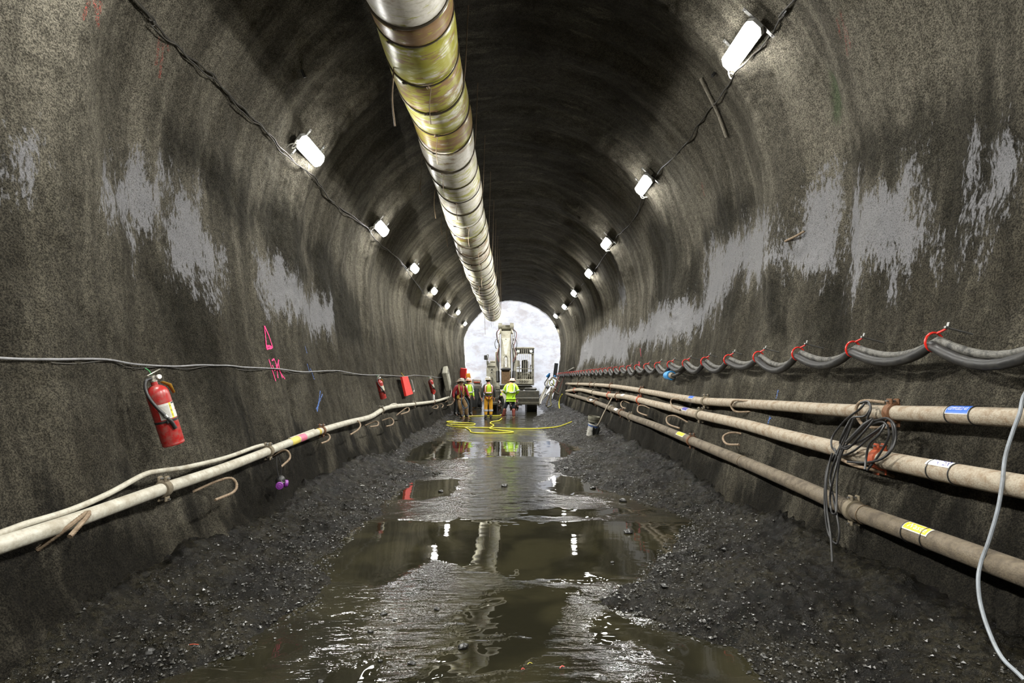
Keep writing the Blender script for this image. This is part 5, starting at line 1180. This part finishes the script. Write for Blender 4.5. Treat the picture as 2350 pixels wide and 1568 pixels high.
# group leaning by the left wall
p = gp_(1066, 960); p.z = 0
w4, P, Rz = person('person in dark red shirt and tan trousers leaning near the left wall', p, .35, dict(pel=(-.16, .05, .90), bel=(-.18, .0, 1.05), chs=(-.19, -.03, 1.24), nb=(-.19, -.05, 1.39), nk=(-.18, -.08, 1.46), hd=(-.17, -.12, 1.55), ht=(-.17, -.12, 1.62), shL=(-.37, -.03, 1.33), elL=(-.50, .0, 1.08), wrL=(-.48, -.06, .86), shR=(.0, -.04, 1.34), elR=(.12, .0, 1.1), wrR=(.17, -.1, .92), hpL=(-.25, .05, .88), knL=(-.22, -.1, .47), anL=(-.12, .03, .10), toL=(-.08, -.12, .045), hpR=(-.08, .05, .88), knR=(.06, -.08, .48), anR=(.10, .05, .10), toR=(.16, -.1, .045)), (SHR, PTN, 1.06), (HATG, .04), 1.02, (BTB, .35), None)
m = skinmesh('harness_vest', dict(a=(P['bel'], (.18, .14)), b=(P['chs'], (.185, .14)), c=(P['nb']-Vector((0, 0, .03)), .10)), [('a','b'),('b','c')], BLKC, w4)
for sx in (-1, 1):
    MB().tube(cr([P['pel']+Rz @ Vector((sx*.14, -.10, .06)), P['bel']+Rz @ Vector((sx*.06, -.16, .0)), P['chs']+Rz @ Vector((sx*.10, -.17, 0)), P['nb']+Rz @ Vector((sx*.09, -.06, .05))], 5), .016, 6).build('strap', M_('strap_lime', (140,160,60), .6), m)
MB().tube(cr([P['chs']+Rz @ Vector((-.02, -.17, -.05)), P['pel']+Rz @ Vector((.0, -.2, .0)), P['knL']+Rz @ Vector((.03, -.12, .15)), P['knR']+Rz @ Vector((-.08, -.12, -.05)), P['knR']+Rz @ Vector((.08, -.1, .12)), P['pel']+Rz @ Vector((.16, -.12, .0))], 6), .018, 8).build('lanyard', M_('lanyard_teal', (26,60,80), .6), m)
MB().box(P['pel']+Rz @ Vector((-.14, -.12, .0)), (.12, .08, .16), Rz, .03).build('pouch', M_('pouch_yellow', (160,130,30), .7), w4)
w5, P, Rz = person('person in yellow green jacket and reddish hard hat standing just behind the red shirted one', Vector((-2.02, 26.3, 0)), .6, dict(elL=(-.22, -.1, 1.16), wrL=(-.1, -.2, 1.0)), (HI, BLKC, 1.08), (HATP, .03), .98, (BTB, .35), (HI, 'jacket'))
w6, P, Rz = person('person in dark clothes and wide brown hard hat, leftmost, half hidden under the grey cabinet', Vector((-2.46, 25.6, .05)), .9, dict(pel=(0, .0, .92), chs=(.0, -.06, 1.26), nb=(0, -.08, 1.4), nk=(0, -.1, 1.46), hd=(0, -.14, 1.55), ht=(0, -.14, 1.62), shL=(-.18, -.06, 1.36), shR=(.18, -.06, 1.36), elL=(-.23, -.08, 1.1), elR=(.23, -.08, 1.1), wrL=(-.18, -.2, .95), wrR=(.18, -.2, .95)), (M_('cloth_slate', (52,54,70), .8), BLKC, 1.1), (M_('hat_brown', (110,86,70), .4, dirt=.5, dcol=(160,150,140)), .045), .97, (BTB, .35), None)
w7, P, Rz = person('person in dark clothes crouching low at the foot of the left wall beside the red shirted one', Vector((-2.28, 25.2, .05)), 1.2, dict(pel=(0, .1, .45), bel=(0, .0, .62), chs=(0, -.08, .82), nb=(0, -.12, .96), nk=(0, -.15, 1.02), hd=(0, -.19, 1.1), ht=(0, -.2, 1.17), shL=(-.17, -.1, .92), shR=(.17, -.1, .92), elL=(-.22, -.25, .72), elR=(.22, -.25, .72), wrL=(-.14, -.42, .62), wrR=(.14, -.42, .62), hpL=(-.09, .08, .44), hpR=(.09, .08, .44), knL=(-.14, -.3, .56), knR=(.14, -.3, .56), anL=(-.12, -.1, .1), anR=(.12, -.1, .1), toL=(-.13, -.26, .045), toR=(.13, -.26, .045)), (M_('cloth_maroon', (56,20,24), .8), BLKC, 1.06), (DK, .02), .95, (BTB, .3), None) if False else (None, None, None)
# ------------------------------------------------------------------ gear piled at the far left
def gear(name, label, cat, mb, mat, group=None): o = mb.build(name, mat); return tag(o, label, cat, group)
a = hit(1063, 857, .22, False); m = MB(); m.box(a, (.38, .3, .62), Matrix.Rotation(.12, 3, 'Y'), .03); gear('red_box', 'red box on the left wall near the portal, above the yellow green jacket', 'box', m, M_('bright_red', (214,30,22), .5))
m = MB(); m.box(q3(1081.5, 897, 31.5), (.24, .08, 1.95), Matrix.Rotation(-.2, 3, 'Y'), .02); gear('level_board', 'ochre yellow board leaning near the portal at left', 'board', m, M_('board_ochre', (196,130,20), .6, dirt=.4, sc=12))
m = MB(); a = Vector((-2.3, 31.6, .35)); m.tube([a, q3(1073, 862, 31.8)], .035, 8); gear('white_pole', 'pale pole leaning left of the ochre board', 'pole', m, PIPEW)
m = MB(); m.tube([(-2.2, 32.82, 1.51), (-1.85, 32.80, 1.50)], .04, 8); gear('orange_bar', 'short orange bar lying against the pale grey tool chest', 'bar', m, M_('orange_bar', (206,70,30), .5))
m = MB(); m.box((-2.05, 33, 1.56), (.52, .3, .24), Matrix.Rotation(.08, 3, 'Y'), .04); m.box((-2.05, 33, 1.36), (.6, .32, .22), None, .03); gear('tool_chest', 'pale grey tool chest beyond the gear pile near the portal', 'chest', m, M_('chest_grey', (180,174,166), .5, dirt=.5, dcol=(90,84,76)))
m = MB(); m.box(Vector((-2.0, 33, .62)), (.5, .35, 1.25), None, .03); gear('steel_locker', 'dull locker standing under the tool chest near the portal', 'locker', m, KH2)
m = MB(); m.ball(q3(1083, 888, 30.6), .2, 12, (.8, .8, 1.1)); m.ball(q3(1081, 881, 30.6), .12, 10, (1.3, 1, .5)); gear('gear_bag', 'pale grey and navy bag on top of the black sheeting', 'bag', m, M_('bag_pale', (150,152,158), .7, dirt=.5, dcol=(30,36,60), sc=4))
rnd = random.Random(5)
for k in range(6):
    top_ = q3(1084+k*2.6, 897-rnd.random()*8, 30.6+.15*k); g_ = Vector((top_.x+rnd.uniform(-.12, .15)+.05*k, top_.y-.2, .18)); md_ = top_.lerp(g_, .5)+Vector((rnd.uniform(-.1, .1), 0, 0))
    m = MB(); m.tube(cr([top_, md_, g_], 6), [.05, .07, .09, .11, .12, .12, .13, .13, .12, .12, .10, .09, .07], 8); gear('black_sheeting', 'bundle of black sheeting draped down the gear pile by the left wall near the portal', 'sheeting', m, BLKC, 'black sheeting by the gear pile')
m = MB(); m.tube(cr([q3(1100, 900, 31), q3(1103, 912, 30.7), q3(1108, 921, 30.3)], 4), .03, 6); gear('timber_strip', 'thin brown strip leaning at the right of the black sheeting', 'strip', m, M_('wood_brown', (110,84,66), .8))
# ------------------------------------------------------------------ hoses and poles at the far right
a = hit(1275, 850, .0, True); m = MB(); m.box(a, (.26, .2, 1.02), Matrix.Rotation(.12, 3, 'Y'), .02); gear('black_post', 'black box section post on the right wall next to the portal', 'post', m, BLKC)
yl = hit(1266, 878, .3, False); m = MB()
for k in range(4): m.tube([yl+Vector((math.cos(t_)*(.13+.01*k), -.04*k, math.sin(t_)*(.23-.01*k))) for t_ in np.linspace(0, 2*math.pi, 17)[:-1]], .022, 6, closed=True)
gear('yellow_hose_coil', 'lime yellow hose coil hanging by the right wall near the portal', 'hose coil', m, M_('hose_lime', (170,180,50), .5))
for L, r, mt, lb in [([(1262,862),(1258,868),(1254,873),(1250,880),(1252,886),(1257,888)], .03, BLACK, 'black hose curling from the blue fitting'),
   ([(1258,872),(1252,890),(1245,905),(1238,920),(1236,930)], .055, PIPEW, 'white hose falling to the floor right of the blade'),
   ([(1262,885),(1252,900),(1244,915),(1240,928)], .045, WHT, 'cream hose falling beside the white one'),
   ([(1268,892),(1256,905),(1247,915),(1240,924)], .035, KH, 'tan pole slanting across the white hoses'),
   ([(1266,890),(1262,905),(1256,922),(1254,932)], .05, PIPED, 'grey hose hanging left of the wall foot'),
   ([(1272,890),(1266,905),(1263,920),(1265,930),(1256,936)], .05, M_('hose_olive', (96,92,66), .6, dirt=.4), 'olive hose bending onto the mud'),
   ([(1283,865),(1278,880),(1272,895),(1266,905)], .04, M_('hose_wine2', (110,50,40), .6, dirt=.4), 'wine red hose crossing in front of the pipe ends'),
   ([(1305,843),(1297,860),(1289,878),(1281,900)], .02, M_('hose_wine2', (110,50,40), .6), 'long thin red hose slanting in front of the far cables'),
   ([(1284,878),(1276,870),(1268,867),(1262,874)], .05, PIPEG, 'short grey pipe end rising from the top right pipe'),
   ([(1276,893),(1270,893),(1264,900)], .06, PIPEG, 'grey elbow at the end of the middle right pipe'),
   ([(1283,906),(1278,903),(1272,898)], .05, PIPED, 'elbow at the end of the lowest right pipe'),
   ([(1266,880),(1272,886),(1280,893),(1276,905)], .03, BLACK, 'black hose looped behind the grey elbow')]:
    m = MB(); P_ = [hit(x, y, .22+.05*abs(math.sin(x)), False) for x, y in L]; P_ = [Vector((p.x, 30.5+(p.y-30.5)*.25, p.z)) if False else p for p in P_]
    Y0 = 33.0; P_ = [q3(x, y, Y0-1.2*(y-860)/60.0) for x, y in L]; P_ = [Vector((p.x, p.y, max(p.z, .12))) for p in P_]
    m.tube(cr(P_, 5), r, 8); gear('service_hose' if 'hose' in lb else 'service_pipe', lb+', far right by portal', 'hose' if 'hose' in lb else 'pipe', m, mt)
m = MB(); m.tube([q3(1262, 857, 32.9), q3(1255, 866, 32.9)], [.05, .09], 12); gear('blue_fitting', 'blue hose fitting sticking out near the portal at right', 'fitting', m, M_('fitting_blue', (34,110,170), .4))
m = MB(); m.ball(hit(1273, 865, .1, False), .1, 10, (.9, .9, 1.3)); gear('blue_plug', 'small blue plug under the black post at right', 'plug', m, M_('fitting_blue', (34,110,170), .4))
m = MB(); m.ball(q3(1256, 888, 32.3), .11, 12); gear('grey_float', 'small round grey cap among the hoses near the portal', 'cap', m, M_('cap_grey', (120,124,130), .5))
m = MB(); m.tube([hit(1304, 851, .05), hit(1317, 844, .12)], .03, 8); gear('pale_stub', 'short pale stub sticking from the right wall above the far cables', 'stub', m, PIPEW)
# concrete blocks seen under the machine
m = MB(); m.box((-.72, 33.4, .22), (.26, .4, .44), None, .02); gear('concrete_block', 'pale block standing under the left side of the machine', 'block', m, M_('block_white', (214,210,204), .7, dirt=.3))
m = MB(); m.box((.35, 33.8, .2), (.5, .4, .14), None, .02); m.box((.25, 33.8, .07), (.3, .4, .14), None, .02); gear('concrete_block', 'pale stacked blocks seen under the machine to the right of the brown boots', 'block', m, M_('block_white', (214,210,204), .7, dirt=.3))
# ------------------------------------------------------------------ stones and litter
def stone(p, r, mat, seed, sq=(1, 1, .6)):
    m = MB(); m.ball((0, 0, 0), r, 12, sq); g = random.Random(seed); vv = []
    for v in m.v:
        k = 1 + .28*float(vn(v.x/r*1.3+seed, v.y/r*1.3+v.z/r, 70)) + .12*float(vn(v.x/r*3+seed, v.z/r*3+v.y/r*2, 71)); vv.append(v*k+Vector(p)+Vector((0, 0, r*.25)))
    m.v = vv; return m
MUDR = M_('muddy_stone', (20,20,18), .35, dirt=.5, dcol=(34,32,27), sc=20, bump=.6)
for i, (x, y, r, lb) in enumerate([(1158,1115,10,'dark stone in the water in front of the ripples at mid distance'),(1012,1128,8,'dark stone at the left edge of the mid water'),(1440,1222,15,'flat dark clod in the right half of the big pool'),(1405,1290,6,'small clod breaking the pool beside the bright lamp reflection'),(1062,1487,17,'large dark stone in the near dark pool'),(945,1523,12,'clod at the edge of the bright ripples at bottom left'),(1002,1398,9,'dark pointed stone in the centre left ripples'),(880,1410,10,'flat clod lying in the left ripples'),(873,1517,8,'small clod by the bright streak at bottom left'),(905,1423,5,'tiny clod right of the flat clod in the left ripples'),(1524,1345,13,'dark stone on the mud right of the big pool'),(1360,1120,9,'dark clod at the right edge of the mid pools'),(1300,1075,10,'dark clod on the right bank at mid distance'),(1664,1262,10,'dark clod on the right mud bank'),(1430,1150,12,'pale brown clod at the right bank edge'),(340,1500,22,'large mud clod at the bottom left'),(850,1450,9,'flat clod in the ripples above the bottom left streak'),(1470,1500,10,'dark clod in the bottom right water'),(1385,1558,11,'dark clod near the bottom edge right of centre'),(735,1568,9,'dark clod at the bottom edge left')]):
    p = fpt(x, min(y+2, 1566)); rr_ = r*p.y/F*.8; gear('stone', lb, 'stone', stone(p, rr_, None, i*3.7, (1, .8, .55)), MUDR, 'stones lying in the mud and water')
def litter(name, px, py, L, w_, col, label, ang=.3):
    p = fpt(px, py, .012); d = Vector((math.cos(ang), math.sin(ang), .05)); m = MB(); m.tube(cr([p-d*L/2, p+Vector((0, .01, .004)), p+d*L/2], 4), w_*.32, 6); gear(name, label, 'litter', m, M_('litter_'+name+str(col[0]), col, .5, dirt=.2))
litter('orange_scrap', 438, 1482, .09, .006, (190,70,36), 'thin orange scrap on the mud at the bottom left', .2)
litter('yellow_scrap', 482, 1375, .05, .005, (170,160,60), 'thin yellow scrap on the left mud bank', .9)
litter('white_scrap', 831, 1115, .07, .014, (220,220,214), 'small white scrap on the left mud bank', .0)
litter('red_scrap', 1290, 1532, .03, .008, (180,50,40), 'small red scrap in the foam near the bottom edge', .4)
litter('red_scrap', 1200, 1537, .02, .007, (170,50,46), 'tiny red scrap left of the other one near the bottom edge', .1)
litter('yellow_scrap', 1216, 1524, .03, .006, (170,160,50), 'small yellow scrap floating near the bottom edge', .2)
litter('white_scrap', 1598, 1160, .02, .008, (214,214,206), 'small upright white scrap on the right bank', 1.5)
litter('white_scrap', 1352, 973, .05, .012, (224,224,220), 'tiny white scrap beside the bucket', .5)
# countless crumbs of muck on the banks
def crumbs():
    g = np.random.RandomState(11); n = 15000
    Y = 2.7*np.exp(g.rand(n)*math.log(24/2.7)); side = g.rand(n) < .5
    d = g.gamma(1.6, .35, n)-.12; x = np.where(side, xl(Y)-d, xr(Y)+d); ok = np.abs(x) < 2.7; x, Y, d = x[ok], Y[ok], d[ok]
    z = np.maximum(floorh(x, Y), 0); r = (.004+.013*g.rand(len(x))**3)*(1+.03*Y)
    base = np.array([(1,0,0),(-1,0,0),(0,1,0),(0,-1,0),(0,0,1),(0,0,-1)], float); tri = [(0,2,4),(2,1,4),(1,3,4),(3,0,4),(2,0,5),(1,2,5),(3,1,5),(0,3,5)]
    V = np.zeros((len(x), 6, 3)); jit = .6+.8*g.rand(len(x), 6, 1); a = g.rand(len(x))*6.28; ca, sa = np.cos(a), np.sin(a)
    B = base[None]*jit*np.array([1, .8, .6]); V[..., 0] = (B[..., 0]*ca[:, None]-B[..., 1]*sa[:, None])*r[:, None]+x[:, None]; V[..., 1] = (B[..., 0]*sa[:, None]+B[..., 1]*ca[:, None])*r[:, None]+Y[:, None]; V[..., 2] = B[..., 2]*r[:, None]+z[:, None]+r[:, None]*.3
    Fc = (np.array(tri)[None]+(np.arange(len(x))*6)[:, None, None]).reshape(-1, 3)
    me = bpy.data.meshes.new('mud_crumbs'); me.from_pydata(V.reshape(-1, 3).tolist(), [], Fc.tolist()); me.materials.append(M_('crumb_mud', (18,18,16), .35, dirt=.6, dcol=(60,57,47), sc=60, bump=0))
    o = bpy.data.objects.new('mud_crumbs', me); C.objects.link(o); tag(o, 'countless crumbs of dark muck scattered over both mud banks', 'muck', kind='stuff')
crumbs()
